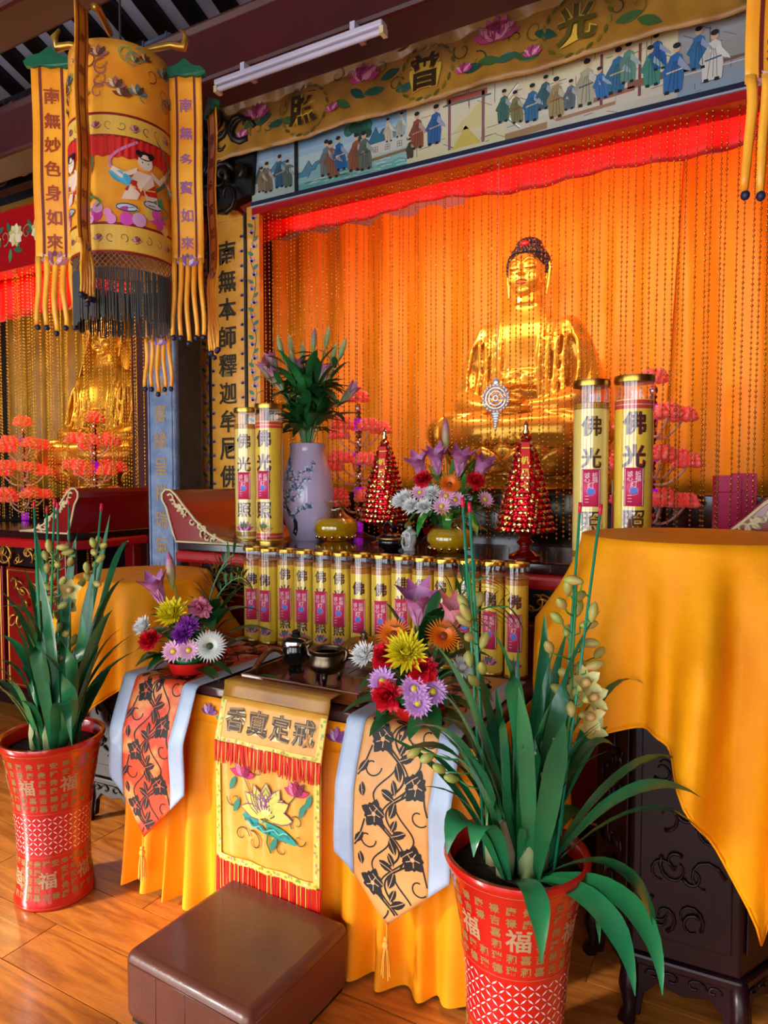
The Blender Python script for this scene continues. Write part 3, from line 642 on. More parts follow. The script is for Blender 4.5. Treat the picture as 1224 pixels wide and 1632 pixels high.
# ------------------------------------------------------------------ runners with black arabesques
def runner(x0, w, name_label, brocade, tipz, sidez, seed):
    t = thing('table_runner', name_label, 'table runner', (x0 + w / 2, 1.74, .79), group='brocade runners over the offering table')
    O = t.location[:]
    yb = 2.33; yf = TY0 - .028; zt = .792; flat = yb - yf
    def mpv(u, v, h=0):       # u across, v along: v<0 on the table, v>0 hanging
        wob = .004 * math.sin(u * 25 + v * 7) + .003 * math.sin(v * 23 + u * 9)
        if v < 0: return (x0 + u, yf - v, zt + h + .0005)
        r = .02; a = min(v / r, PI / 2); d = max(0, v - r * PI / 2)
        return (x0 + u - .012 * d, yf - (r * math.sin(a)) - h * math.sin(a) - (.058 * min(1, d / .16) + .01 * d + wob * min(1, d * 8)), zt - r * (1 - math.cos(a)) - d + h * math.cos(a))
    end = lambda u: (zt - sidez) + (sidez - tipz) * (1 - abs(u - w / 2) / (w / 2))
    tw = .062
    def strip(a, b, nu):
        return lambda p, q: mpv(a + (b - a) * p, -flat + (flat + end(a + (b - a) * p)) * q)
    build(MB().grid(strip(tw, w - tw, 1), 18, 60), 'brocade_panel', brocade, t, org=O, smooth=True, solid=.003)
    for a, b in ((0, tw), (w - tw, w)):
        m = MB(); f = strip(a, b, 1); m.grid(lambda p, q: tuple(f(p, q)[i] - (0, .002, -.0015)[i] for i in range(3)), 4, 60); build(m, 'satin_border', 'white_satin', t, org=O, smooth=True, solid=.003)
    # arabesque
    m = MB(); rnd = random.Random(seed); B = H('17100f'); h0 = .0028
    bw = w - 2 * tw; cell = .2
    inb = lambda u, v: tw + .003 < u < w - tw - .003 and v < end(u) - .006
    def clipstroke(pts, wd):
        seg = []; 
        for p in pts + [None]:
            if p and inb(*p): seg.append(p)
            else:
                if len(seg) > 1: m.stroke(seg, wd, lambda a, b, h: mpv(a, b, h), h0, B)
                seg = []
    def cblob(pts, h=h0, c=B):
        if all(inb(*p) for p in pts): m.blob(pts, lambda a, b, hh: mpv(a, b, hh), h, c)
    v = -flat + .03; k = 0; rot = lambda p, c, a: (c[0] + p[0] * math.cos(a) - p[1] * math.sin(a), c[1] + p[0] * math.sin(a) + p[1] * math.cos(a))
    bg = H('e0a878' if 'tan' in brocade else 'd9603c')
    while v < end(w / 2):
        for colx in (0, 1):
            u = tw + bw * (.28 if colx == 0 else .8); vv = v + (.1 if colx else 0); s = 1 if colx == 0 else -1
            # peony
            for j in range(9): cblob(petal2(u, vv, 2 * PI * j / 9, .04 * (1.1 if j % 2 else .85), .03))
            for j in range(5): m.stroke([rot((0.008, 0), (u, vv), j * 1.256), rot((.022, .004), (u, vv), j * 1.256)], .0025, lambda a, b, hh: mpv(a, b, hh), h0 + .0006, bg) if inb(u, vv) else 0
            m.blob(circ(u, vv, .007, 8), lambda a, b, hh: mpv(a, b, hh), h0 + .0007, bg) if inb(u, vv) else 0
            # stem and leaves
            clipstroke([(u + s * (.01 + .075 * math.sin(t * 2.6)), vv + .02 + .12 * t) for t in [i / 24 for i in range(25)]], .0055)
            clipstroke([(u + s * (.085 - .05 * t + .03 * math.sin(t * 5)), vv + .14 - .16 * t) for t in [i / 24 for i in range(25)]], .0045)
            clipstroke([(u - s * (.03 + .06 * t) , vv + .02 + .05 * math.sin(t * 3) + .06 * t) for t in [i / 24 for i in range(25)]], .005)
            clipstroke([(u + s * (.1 - .03 * math.cos(t * 4)), vv - .04 + .11 * t) for t in [i / 24 for i in range(25)]], .0045)
            clipstroke([(u - s * .02 + .03 * (1 - .6 * t) * math.cos(t * 5), vv + .075 + .03 * (1 - .6 * t) * math.sin(t * 5)) for t in [i / 16 for i in range(17)]], .004)
            for (du, dv, a, L) in ((.055, .055, 1.2, .05), (.09, .1, -.6, .045), (-.035, .06, 2.2, .045), (.02, .13, .4, .05), (.075, .0, 2.0, .04), (-.045, .12, 1.4, .04)):
                p = petal2(u + s * du, vv + dv, a if s > 0 else PI - a, L, L * .5); cblob(p)
                if all(inb(*q) for q in p): m.stroke([p[0], ((p[2][0] + p[6][0]) / 2, (p[2][1] + p[6][1]) / 2), p[4]], .002, lambda a, b, hh: mpv(a, b, hh), h0 + .0006, bg)
        v += cell; k += 1
    tag(build(m, 'arabesque', 'paint', t, org=O), kind='stuff')
    # tassel at the point
    tx, ty, tz = mpv(w / 2, end(w / 2)); ty -= .006
    m = MB().tube([(tx, ty, tz + .01), (tx + .003, ty - .003, tz - .03)], .002, 5).ball((tx, ty - .004, tz - .035), .008, 8, 6).ball((tx, ty - .004, tz - .052), (.011, .011, .012), 8, 6)
    for j in range(16):
        a = rnd.uniform(0, 6.3); r = .012 * math.sqrt(rnd.random())
        m.tube([(tx + .4 * r * math.cos(a), ty - .004 + .4 * r * math.sin(a), tz - .055), (tx + r * math.cos(a), ty - .004 + r * math.sin(a), tz - .09), (tx + 1.4 * r * math.cos(a), ty - .006 + r * math.sin(a), tz - .135 - rnd.uniform(0, .015))], .0016, 4)
    build(m, 'tassel', 'satin_gold', t, org=O)
    return t
runner(-2.035, .355, 'left brocade runner, red-orange with black peonies and pale satin borders', 'brocade_red', .245, .425, 1)
runner(-1.075, .365, 'right brocade runner, tan with black peonies and pale satin borders', 'brocade_tan', .235, .40, 2)

# ------------------------------------------------------------------ embroidered banner in the middle
bn = thing('altar_banner', 'gold embroidered banner with four characters, a lotus and red fringes', 'banner', (-1.345, 1.72, .10))
O = bn.location[:]; bx0, bx1 = -1.56, -1.14
def bnf(u, z, h=0):
    d = max(0, .815 - z)
    return (bx0 + (bx1 - bx0) * u - .0, 1.742 - .045 * min(1, d * 6) - .015 * d + .004 * math.sin(u * 19 + z * 5) * min(1, d * 5) - h, z + .012 * (u - .5) * 0)
def pan(z0, z1, u0=0, u1=1, off=0): return lambda p, q: bnf(u0 + (u1 - u0) * p, z0 + (z1 - z0) * q, off)
m = MB().grid(lambda p, q: (bx0 + (bx1 - bx0) * p, 1.742 + .06 * q, .832 + .0 * q), 8, 2); m.grid(pan(.775, .832), 8, 3)
build(m, 'hanging_band', 'old_satin', bn, org=O, smooth=True, solid=.003)
build(MB().grid(pan(.645, .785, 0, 1, .003), 16, 6), 'title_panel', 'satin_gold', bn, org=O, smooth=True, solid=.003)
build(MB().grid(pan(.255, .66, .01, .99, -.002), 16, 14), 'lotus_panel', 'satin_gold', bn, org=O, smooth=True, solid=.003)
def fringe(name, z0, z1, n, off, jag):
    m = MB(); rnd = random.Random(int(z0 * 999))
    for k in range(n):
        u = .01 + .98 * (k + rnd.uniform(-.3, .3)) / (n - 1); z = z0 + rnd.uniform(-jag, jag)
        a = bnf(u, z1, off + rnd.uniform(0, .006)); b = bnf(u + rnd.uniform(-.006, .006), z, off + rnd.uniform(0, .008))
        m.tube([a, tuple((a[i] + b[i]) / 2 for i in range(3)), b], [.0026, .0026, .0016], 4, col=H('e0200f') if k % 6 else H('f0b040'))
    o = build(m, name, 'thread', bn, org=O); o['kind'] = 'stuff'; return o
fringe('upper_fringe', .585, .65, 150, .004, .008); fringe('lower_fringe', .10, .26, 150, 0.0, .01)
m = MB(); mpb = lambda u, v, h: bnf((u - bx0) / (bx1 - bx0), v, h + .005)
rb = random.Random(8)
for k, ch in enumerate('香真定戒'):
    x = bx0 + .075 + k * .09; c_ = MB(); c_.text(ch, x, .722, .084, mpb, .002, H('f2dd96'), bold=.075); c_.text(ch, x, .722, .082, mpb, .0028, H('3a200e'), bold=.045); c_.text(ch, x, .722, .076, mpb, .0036, H('b08040'), bold=-.012); build(c_, 'character', 'thread', bn, org=O)
def border(z0, z1, u0, u1, wd):
    for a, b in (((u0, z0), (u1, z0)), ((u0, z1), (u1, z1)), ((u0, z0), (u0, z1)), ((u1, z0), (u1, z1))):
        if z1 == .775 and a[1] == b[1] == z1: continue
        L = math.hypot(b[0] - a[0], b[1] - a[1]); n = int(L / .016)
        m.stroke([(a[0] + (b[0] - a[0]) * i / 12, a[1] + (b[1] - a[1]) * i / 12) for i in range(13)], wd, mpb, .0005, H('e3cf5c'))
        for i in range(n):
            t = (i + .5) / n; x, z = a[0] + (b[0] - a[0]) * t, a[1] + (b[1] - a[1]) * t
            m.blob(petal2(x, z, rb.uniform(0, 6.3), .013, .008), mpb, .0015, H(rb.choice(('b5a032', 'd98a8a', '8aa84a', 'f6ecae', 'c9a83a'))))
border(.652, .775, bx0 + .013, bx1 - .013, .022); border(.268, .64, bx0 + .017, bx1 - .017, .022)
cx = -1.345
m.blob([(cx + .11 * math.cos(a) + .01, .405 + .02 * math.sin(a) - .13 * math.cos(a) * .16) for a in [i * PI / 9 for i in range(18)]], mpb, .001, H('2a9a8c'))
m.stroke([(cx - .09 + .018 * i, .412 + .008 * math.sin(i * 2.2) - .02 * i * .1) for i in range(11)], .01, mpb, .0018, H('1f7a7a')); m.stroke([(cx - .08 + .018 * i, .4 + .008 * math.cos(i * 2.2)) for i in range(10)], .005, mpb, .002, H('6ac8b0'))
m.stroke([(cx + .01, .41), (cx + .005, .36), (cx + .02, .33)], .006, mpb, .001, H('4a6a2a'))
for L, n, a, c in ((.105, 7, 1.5, 'd9cf62'), (.09, 5, .8, 'c9c84a'), (.07, 3, .4, 'e6dc86')):
    for j in range(n):
        ang = PI / 2 - ((j / (n - 1)) - .5) * 2 * a; p = petal2(cx, .445, ang, L, L * .42); z = .0015 + (.11 - L) * .02 + j * .0001
        m.blob(p, mpb, z, H(c)); m.stroke(p[1:8], .0035, mpb, z + .0006, H('8a4a72'))
for x, z, s in ((cx - .095, .55, .055), (cx + .115, .535, .05)):
    lotus2(m, x, z, s, mpb, ('d8306a', 'f07aa0', 'c01a5a', '8a1040'), 5, .0015); m.stroke([(x, z), (x * .5 + cx * .5, z - .07), (cx, .43)], .004, mpb, .001, H('5a4a22'))
for x, z, s, a, sg in ((cx - .1, .36, .03, 0, 1), (cx - .05, .35, .035, 2, -1), (cx + .06, .35, .03, 1, 1), (cx + .12, .45, .03, 4, -1), (cx - .13, .47, .028, 3, 1), (cx + .13, .4, .022, 0, -1), (cx + .02, .6, .025, 0, 1), (cx - .03, .585, .02, 3, 1)): scroll2(m, x, z, s, mpb, '5a4420', a, sg, .001)
for x, z in ((cx - .145, .5), (cx + .15, .5), (cx - .13, .43), (cx + .13, .47), (cx + .02, .34)): m.blob(petal2(x, z, 1.2, .05, .02), mpb, .001, H('3a8a72'))
tag(build(m, 'embroidery', 'thread', bn, org=O), kind='stuff')

# ------------------------------------------------------------------ tray and vessels
tr = thing('serving_tray', 'brown wooden serving tray with looped handles on the offering table', 'tray', (-1.33, 2.0, .788))
build(MB().box((-.24, -.17, 0), (.24, .17, .014)), 'tray_base', 'tray_wood', tr, bevel=.003)
for y in (-.17, .16): build(MB().box((-.24, y, .012), (.24, y + .01, .045)), 'tray_rim', 'tray_wood', tr, bevel=.003)
for s in (-1, 1):
    build(MB().box((s * .235 - .005, -.17, .012), (s * .235 + .005, .17, .045)), 'tray_rim', 'tray_wood', tr, bevel=.003)
    build(MB().tube([(s * .237, -.1 + .2 * t, .035 + .055 * math.sin(PI * t)) for t in [i / 14 for i in range(15)]], .011, 8, flat=.7), 'handle', 'tray_wood', tr, smooth=True)
ij = thing('lidded_jar', 'small black lidded incense jar on the wooden tray', 'jar', (-1.475, 2.03, .802))
build(MB().lathe([(.028, 0), (.03, .008), (.024, .02), (.03, .03), (.048, .05), (.05, .085), (.047, .098), (.05, .1)], 28), 'body', 'black_glaze', ij, smooth=True, sharp=40)
build(MB().lathe([(.053, .099), (.053, .118), (.047, .125), (.02, .131), (.014, .14), (.017, .146), (.012, .153), (.003, .156)], 28), 'lid', 'black_glaze', ij, smooth=True, sharp=40)
build(MB().lathe([(.0535, .1), (.0545, .104), (.0545, .114), (.0535, .118)], 28, caps=False), 'rim_band', 'chrome', ij, smooth=True)
def censer(loc, s, label, legs=3):
    t = thing('incense_burner', label, 'incense burner', loc)
    build(MB().lathe([(.01 * s, .03 * s), (.04 * s, .03 * s), (.06 * s, .045 * s), (.066 * s, .065 * s), (.058 * s, .085 * s), (.055 * s, .095 * s), (.064 * s, .108 * s), (.064 * s, .112 * s), (.055 * s, .11 * s), (.05 * s, .095 * s), (.04 * s, .09 * s)], 32), 'bowl', 'bronze', t, smooth=True, sharp=50)
    build(MB().lathe([(.001, .096 * s), (.052 * s, .096 * s)], 24), 'ash', 'soil', t)
    for k in range(legs): a = k * 2.094 - 1.2; build(MB().tube([(.04 * s * math.cos(a), .04 * s * math.sin(a), .035 * s), (.046 * s * math.cos(a), .046 * s * math.sin(a), .015 * s), (.043 * s * math.cos(a), .043 * s * math.sin(a), 0)], [.012 * s, .009 * s, .007 * s], 8), 'foot', 'bronze', t, smooth=True)
    for q in (1, -1): build(MB().tube([(q * .055 * s, 0, .07 * s), (q * .078 * s, 0, .085 * s), (q * .082 * s, 0, .11 * s), (q * .07 * s, 0, .122 * s)], [.009 * s, .008 * s, .007 * s, .005 * s], 8), 'handle', 'bronze', t, smooth=True)
    return t
censer((-1.315, 1.99, .802), 1.0, 'squat bronze incense burner with side handles on the wooden tray')
bb = thing('covered_bowl', 'golden domed bowl with fluted black and brass lid behind the tray', 'bowl', (-1.33, 2.27, .793))
build(MB().lathe([(.035, 0), (.04, .01), (.07, .035), (.078, .05)], 28), 'bowl', 'brass', bb, smooth=True)
m = MB()
for k in range(14):
    a = 2 * PI * k / 14
    m.tube([(r * math.cos(a), r * math.sin(a), z) for r, z in ((.078, .052), (.07, .07), (.05, .086), (.025, .095), (.006, .098))], [.017, .016, .012, .007, .003], 8)
build(m, 'fluted_lid', 'brass', bb, smooth=True); build(MB().lathe([(.01, .092), (.016, .1), (.01, .108), (.016, .116), (.004, .128)], 14), 'knob', 'bronze', bb, smooth=True)
tag(build(MB().grid(lambda u, v: ((u - .5) * .1, (v - .5) * .035 * (1 - abs(2 * u - 1) ** 2), .016 + .008 * math.sin(u * 3.1) - .012 * abs(2 * v - 1) * .5), 10, 4), 'fallen_leaf', 'leaf_dark', org=(0, 0, 0), smooth=True, solid=.002), 'dark green leaf lying at the tray handle', 'leaf').location = (-1.5, 1.9, .795)
sb = thing('glass_bowl', 'small dark glass bowl half hidden by the right flower arrangement', 'bowl', (-1.10, 2.02, .793))
build(MB().lathe([(.03, 0), (.045, .02), (.05, .05), (.047, .06), (.043, .05), (.035, .02)], 24), 'bowl', 'black_glaze', sb, smooth=True)

# ================================================================== kneeling cushion
kn = thing('kneeler', 'brown leather kneeling cushion on the floor before the offering table', 'kneeler', (-1.275, 1.475, 0), rotz=R(-3))
build(MB().box((-.215, -.2, 0.0), (.215, .2, .02)), 'base_board', 'black_wood', kn)
build(MB().box((-.232, -.215, .012), (.232, .215, .205)), 'cushion', 'leather', kn, bevel=.028, bseg=5, smooth=True, sharp=60)
m = MB()
for y in (-.2155,): m.tube([(-.205, y, .178), (.205, y, .178)], .0022, 5)
m.tube([(-.2325, -.19, .178), (-.2325, .19, .178)], .0022, 5); m.tube([(.2325, -.19, .178), (.2325, .19, .178)], .0022, 5)
for x in (-.1, .01): m.tube([(x, -.2155, .03), (x, -.2155, .178)], .0012, 4)
build(m, 'piping', 'leather', kn, smooth=True)
# ================================================================== prayer candles in glass tubes
def lotus_print(m, x, z, s, mp, cols):
    lotus2(m, x, z, s, mp, cols, 7, .0014); m.blob(circ(x, z + s * .5, s * .4, 12, s * .18), mp, .0055, H('3f8a4a'))
def candle(r, h, style, name='prayer_candle'):
    t = thing(name, 'x', 'candle')
    top = h * (.875 if style != 'B' else .87); rp = r * .955
    build(MB().lathe([(r * 1.02, 0), (r * 1.02, h * .018), (r * .99, h * .024)], 28), 'base_rim', 'brass', t, smooth=True, sharp=40)
    pm = 'candle_paper' if style in 'AB' else ('candle_paper_pale' if style == 'C' else 'candle_paper')
    build(MB().lathe([(rp, h * .02), (rp, top)], 32), 'paper_wrap', pm, t, smooth=True, sharp=40)
    mp = cylmap(lambda v: rp); m = MB(); w = 2 * rp
    band = lambda z0, z1, c, hh=.0006: m.grid(lambda u, v: mp((u - .5) * 2 * PI * rp, z0 + (z1 - z0) * v, hh), 32, 1, H(c))
    if style in 'AC':
        bh = h * .03
        for z in (top - bh, h * .045):
            band(z, z + bh, 'd99a18'); 
            n = 12
            for k in range(n):
                u = (k - n / 2) * 2 * PI * rp / n; m.text('卍', u, z + bh / 2, bh * .72, mp, .0012, H('3a1c08'), bold=.0, res=1)
                m.stroke([(u + PI * rp / n, z + bh * .2), (u + PI * rp / n, z + bh * .8)], bh * .12, mp, .0012, H('3a1c08'))
            for zz in (z, z + bh): m.stroke([(-PI * rp + 2 * PI * rp * i / 32, zz) for i in range(33)], bh * .12, mp, .0012, H('7a4408'))
    elif style == 'D':
        for z0, z1 in ((top - h * .05, top - h * .006), (h * .03, h * .075)): band(z0, z1, 'e0402a'); m.stroke([(-PI * rp + 2 * PI * rp * i / 32, (z0 + z1) / 2) for i in range(33)], h * .006, mp, .0012, H('f2b080'))
    else:
        band(top - h * .06, top, 'c87a1c'); band(top - h * .012, top, '9a4f12')
    chars = '佛光普照'; cs = 1.15 * r if style in 'AC' else 1.22 * r
    z0 = top - h * (.125 if style != 'B' else .2); dz = h * .17
    for k, ch in enumerate(chars):
        z = z0 - dz * k
        if z < h * .2: continue
        for ua in (0, PI * rp):
            m.text(ch, ua, z, cs, mp, .0007, H('c98a1c' if style in 'AC' else '9a2c14'), bold=.045, cut=8); m.text(ch, ua, z, cs, mp, .0012, H('3a1c08'), bold=.006, cut=8)
    cz = h * (.135 if style in 'AB' else .125)
    lotus_print(m, 0, cz - h * .035, r * .75, mp, ('d8409a', 'f0a0c8', 'b02a80', '8a1a60') if style != 'D' else ('f0b018', 'f8d860', 'e89a10', '7a2a08'))
    if style == 'C': band2 = m.stroke([(-r * .7, h * .215), (r * .7, h * .215)], h * .02, mp, .001, H('e0522a'))
    tag(build(m, 'print', 'paint', t), kind='stuff')
    # pink blessing card tied on the front
    lz = h * (.44 if style in 'AB' else .42); lh = h * (.33 if style in 'AB' else .2); lw = lh * (.42 if style in 'AB' else .5)
    if style == 'B': lz = h * .4
    rr = r * 1.035
    mpl = cylmap(lambda v: rr); m = MB(); m.grid(lambda u, v: mpl((u - .5) * lw, lz - lh / 2 + lh * v, 0), 6, 1)
    card = build(m, 'blessing_card', 'pink_label', t, smooth=True, solid=.0012)
    m = MB(); c = H('f4cdd6')
    e = .44
    m.stroke([(-lw * e, lz - lh * .47), (lw * e, lz - lh * .47), (lw * e, lz + lh * .47), (-lw * e, lz + lh * .47), (-lw * e, lz - lh * .47)], lw * .04, mpl, .0012, c)
    for k, (ch, du, dv) in enumerate((('诚', -.2, .34), ('心', -.2, .22), ('祈', .2, .34), ('福', .2, .22), ('灯', 0, .07))): m.text(ch, du * lw, lz + dv * lh, lw * (.3 if k < 4 else .36), mpl, .0012, c, bold=.01, res=1)
    m.blob(circ(0, lz - .1 * lh, lw * .25, 12), mpl, .001, H('d96ac8')); m.blob(circ(0, lz - .1 * lh, lw * .17, 12), mpl, .0014, H('4a8ad8'))
    for q in (.22, .3, .38): m.stroke([(-lw * .3, lz - q * lh), (-lw * .1, lz - q * lh)], lw * .03, mpl, .0012, c)
    build(m, 'card_print', 'paint', card)
    build(MB().lathe([(r, h * .02), (r, h * .97)], 32, caps=False), 'glass_tube', 'clear_glass', t, smooth=True)
    if style == 'B' or style == 'A': build(MB().lathe([(.001, top), (rp * .98, top + .001), (rp * .98, top + h * .012), (.001, top + h * .012)], 20), 'wax_surface', 'wax_top', t, smooth=True, sharp=40)
    build(MB().lathe([(r * .99, h * .965), (r * 1.03, h * .967), (r * 1.05, h * .985), (r * 1.03, h), (r * .93, h), (r * .93, h * .985), (.001, h * .985)], 32), 'lid', 'brass', t, smooth=True, sharp=40)
    return t
ORD = ['first', 'second', 'third', 'fourth', 'fifth', 'sixth', 'seventh', 'eighth', 'ninth', 'tenth', 'eleventh', 'twelfth', 'thirteenth', 'fourteenth']
cA = candle(.0435, .415, 'A'); cB = candle(.0435, .415, 'B'); uA = uB = False
rc = random.Random(2)
for k in range(14):
    st = 'B' if k in (0, 1, 6, 7, 12, 13) else 'A'
    x = -1.985 + .0935 * k; rz = R(rc.uniform(8, 26)) if k < 10 else R(rc.uniform(-4, 12)); loc = (x, 2.405 + rc.uniform(-.006, .006), .787)
    src = cA if st == 'A' else cB
    used = uA if st == 'A' else uB
    o = dup(src, loc, rz) if used else src
    if st == 'A': uA = True
    else: uB = True
    o.location = loc; o.rotation_euler = (0, 0, rz); o['group'] = 'row of prayer candles on the offering table'
    o['label'] = ('short yellow prayer candle in glass, %s from the left in the row' % ORD[k]) if k < 13 else 'short yellow prayer candle in glass, last at the right end of the row'
big = [('C', .064, .67, (-2.285, 2.735, 1.19), 22, 'tall pale yellow prayer candle beside the red scroll end, left of its pair'), ('D', .068, .68, (-2.13, 2.715, 1.19), 10, 'tall yellow prayer candle with red bands next to the lavender vase'),
       ('C', .064, .67, (-.553, 2.585, 1.19), 14, 'tall pale yellow prayer candle right of the red foil tower'), ('D', .068, .69, (-.41, 2.62, 1.19), 12, 'tall yellow prayer candle with red bands behind the round draped stand')]
src = {}
for st, r, h, loc, rz, lab in big:
    if st in src: o = dup(src[st], loc, R(rz))
    else: o = candle(r, h, st, 'tall_prayer_candle'); src[st] = o
    o.location = loc; o.rotation_euler = (0, 0, R(rz)); o['label'] = lab; o['group'] = 'tall prayer candles on the altar table'

# ================================================================== flowers
FL_A= [('lily', (-1.884, 1.755, 1.109)), ('lily_bud', (-1.872, 1.811, 1.166)), ('yellow_mum', (-1.788, 1.735, 1.031)), ('pink_carnation', (-1.733, 1.812, 1.044)), ('purple_mum', (-1.725, 1.745, 0.992)), ('purple_mum', (-1.725, 1.721, 0.971)), ('white_mum', (-1.918, 1.73, 0.975)), ('white_daisy', (-1.659, 1.778, 0.927)), ('red_carnation', (-1.859, 1.703, 0.94)), ('pink_daisy', (-1.761, 1.71, 0.912)), ('pink_daisy', (-1.707, 1.728, 0.919))]
FL_B= [('lily', (-0.834, 1.716, 1.151)), ('orange_gerbera', (-0.761, 1.729, 1.07)), ('orange_gerbera', (-0.903, 1.708, 1.063)), ('yellow_mum', (-0.83, 1.643, 1.032)), ('red_carnation', (-0.788, 1.653, 0.991)), ('red_carnation', (-0.863, 1.597, 0.924)), ('red_carnation', (-0.909, 1.668, 1.007)), ('white_mum', (-0.978, 1.675, 1.0)), ('purple_daisy', (-0.89, 1.618, 0.955)), ('purple_daisy', (-0.797, 1.623, 0.947)), ('purple_daisy', (-0.758, 1.655, 0.937)), ('purple_daisy', (-0.784, 1.617, 0.913)), ('pink_lily', (-0.758, 1.79, 1.112)), ('white_mum', (-0.746, 1.823, 0.959))]
FL_C= [('lily', (-1.315, 2.684, 1.562)), ('lily', (-1.241, 2.704, 1.589)), ('lily', (-1.151, 2.752, 1.581)), ('lily', (-1.085, 2.833, 1.554)), ('lily_bud', (-1.224, 2.764, 1.699)), ('orange_gerbera', (-1.177, 2.699, 1.484)), ('red_carnation', (-1.289, 2.673, 1.503)), ('red_carnation', (-1.092, 2.78, 1.497)), ('white_mum', (-1.246, 2.67, 1.441)), ('white_mum', (-1.362, 2.651, 1.422)), ('white_mum', (-1.322, 2.626, 1.391)), ('white_mum', (-1.264, 2.635, 1.386)), ('pink_daisy', (-1.297, 2.654, 1.452)), ('pink_daisy', (-1.186, 2.68, 1.436)), ('pink_daisy', (-1.193, 2.651, 1.392)), ('pink_daisy', (-1.151, 2.698, 1.42)), ('white_mum', (-1.383, 2.639, 1.408)), ('pink_daisy', (-1.057, 2.807, 1.419))]
FL_D= [('b', (-2.266, 3.018, 2.182)), ('b', (-2.249, 3.085, 2.198)), ('b', (-2.223, 3.155, 2.166)), ('b', (-2.116, 3.102, 2.216)), ('b', (-2.085, 3.177, 2.239)), ('b', (-2.081, 3.233, 2.166)), ('b', (-1.988, 3.17, 2.169)), ('o', (-2.357, 3.019, 2.062)), ('o', (-2.359, 3.078, 2.111)), ('o', (-2.277, 3.003, 2.014)), ('o', (-2.21, 3.1, 2.069)), ('o', (-2.188, 3.169, 2.069)), ('o', (-2.071, 3.117, 2.034)), ('o', (-1.98, 3.219, 1.95)), ('b', (-2.165, 3.184, 2.121)), ('b', (-2.211, 3.044, 2.105))]
def petal(m, M, L, W, e0, e1, az, r0, c0, c1, seg=4, cup=0.25):
    """one petal around the local z axis: elevation bends from e0 to e1"""
    pts = []; p = Vector((r0, 0, 0)); 
    for i in range(seg + 1): pts.append(p.copy()); e = e0 + (e1 - e0) * (i + .5) / seg; p = p + Vector((math.cos(e), 0, math.sin(e))) * (L / seg)
    prof = [.35, .85, 1.0, .8, .05] if seg == 4 else [.4 + .6 * math.sin(PI * min(1, i / seg * 1.0)) if i < seg else .08 for i in range(seg + 1)]
    vs = []; Rz = Matrix.Rotation(az, 4, 'Z')
    for i, q in enumerate(pts):
        w = W / 2 * prof[i]; e = e0 + (e1 - e0) * i / seg; n = Vector((-math.sin(e), 0, math.cos(e))) * (w * cup)
        vs += [Rz @ (q + Vector((0, -w, 0)) + n), Rz @ q, Rz @ (q + Vector((0, w, 0)) + n)]
    fs = []; cl = []
    for i in range(seg):
        a = 3 * i; fs += [(a, a + 1, a + 4, a + 3), (a + 1, a + 2, a + 5, a + 4)]; c = mixc(c0, c1, (i + .5) / seg); cl += [c, c]
    m.add(vs, fs, cl, 0, M)
def fl_mum(m, M, r, c0, c1, layers=5, n=16, rnd=random, nar=.16):
    for l in range(layers):
        t = l / (layers - 1); e0 = .15 + 1.2 * t; L = r * (1.05 - .35 * t)
        for k in range(n): petal(m, M, L * rnd.uniform(.85, 1.1), r * nar * 2, e0, e0 + rnd.uniform(.3, .9), 2 * PI * (k + .5 * l) / n + rnd.uniform(-.15, .15), r * .05, c0, c1, 3, .5)
def fl_carnation(m, M, r, c0, c1, rnd):
    for l in range(7):
        t = l / 6; 
        for k in range(15): petal(m, M, r * rnd.uniform(.8, 1.05), r * .5, .1 + 1.25 * t, .1 + 1.25 * t + rnd.uniform(-.6, .6), rnd.uniform(0, 6.3), r * .05, c0, mixc(c1, c0, rnd.random() * .5), 3, rnd.uniform(-.6, .6))
def fl_daisy(m, M, r, c0, c1, cc, n=16, layers=2):
    for l in range(layers):
        for k in range(n): petal(m, M, r * (1 - .14 * l), r * (3.4 / n), .12 + .2 * l, .25 + .2 * l, 2 * PI * (k + .5 * l) / n, r * .1, c0, c1, 3, .2)
    m.ball((0, 0, r * .08), (r * .25, r * .25, r * .14), 10, 6, col=cc, M=M)
def fl_lily(m, M, L, c0, c1, open_=.8, n=6):
    for k in range(n): petal(m, M, L * (1.0 if k % 2 else .92), L * .34, 1.45, 1.35 - open_, 2 * PI * k / n, .006, c0, c1, 4, .45)
    for k in range(5): a = k * 1.256; m.tube([(0, 0, L * .1), (L * .07 * math.cos(a), L * .07 * math.sin(a), L * .6)], .0015, 4, col=H('b8c86a'), M=M)
    m.tube([(0, 0, -L * .15), (0, 0, L * .12)], [.004, .008], 6, col=H('7a9a52'), M=M)
def fl_bud(m, M, L, c0, c1):
    prof = [(.02, 0), (.07, .12), (.12, .35), (.125, .6), (.09, .82), (.02, 1.0)]
    m.lathe([(a * L, b * L) for a, b in prof], 9, col=[mixc(c0, c1, t) for t in (0, .1, .35, .65, 1)], M=M)
def blade(base, mid, tip, w, fold=.3, n=9, prof=None, twist=0.0):
    m = MB(); pts = bez(base, mid, tip, n); vs = []
    for i, p in enumerate(pts):
        t = i / n; ww = w * (prof(t) if prof else (min(1, .35 + 2.2 * t) * min(1, (1 - t) * 2.6 + .02)))
        d = (pts[min(i + 1, n)] - pts[max(i - 1, 0)]).normalized()
        side = d.cross(Vector((0, 0, 1)))
        if side.length < .25: side = d.cross(Vector((.45, -.89, 0)))
        # broad side of a leaf turns towards the outside of the clump
        side.normalize(); nn = side.cross(d).normalized()
        a = twist; sd = side * math.cos(a) + nn * math.sin(a); nn = sd.cross(d)
        vs += [p - sd * ww + nn * ww * fold, p, p + sd * ww + nn * ww * fold]
    m.add(vs, [q for i in range(n) for q in ((3 * i, 3 * i + 1, 3 * i + 4, 3 * i + 3), (3 * i + 1, 3 * i + 2, 3 * i + 5, 3 * i + 4))])
    return m
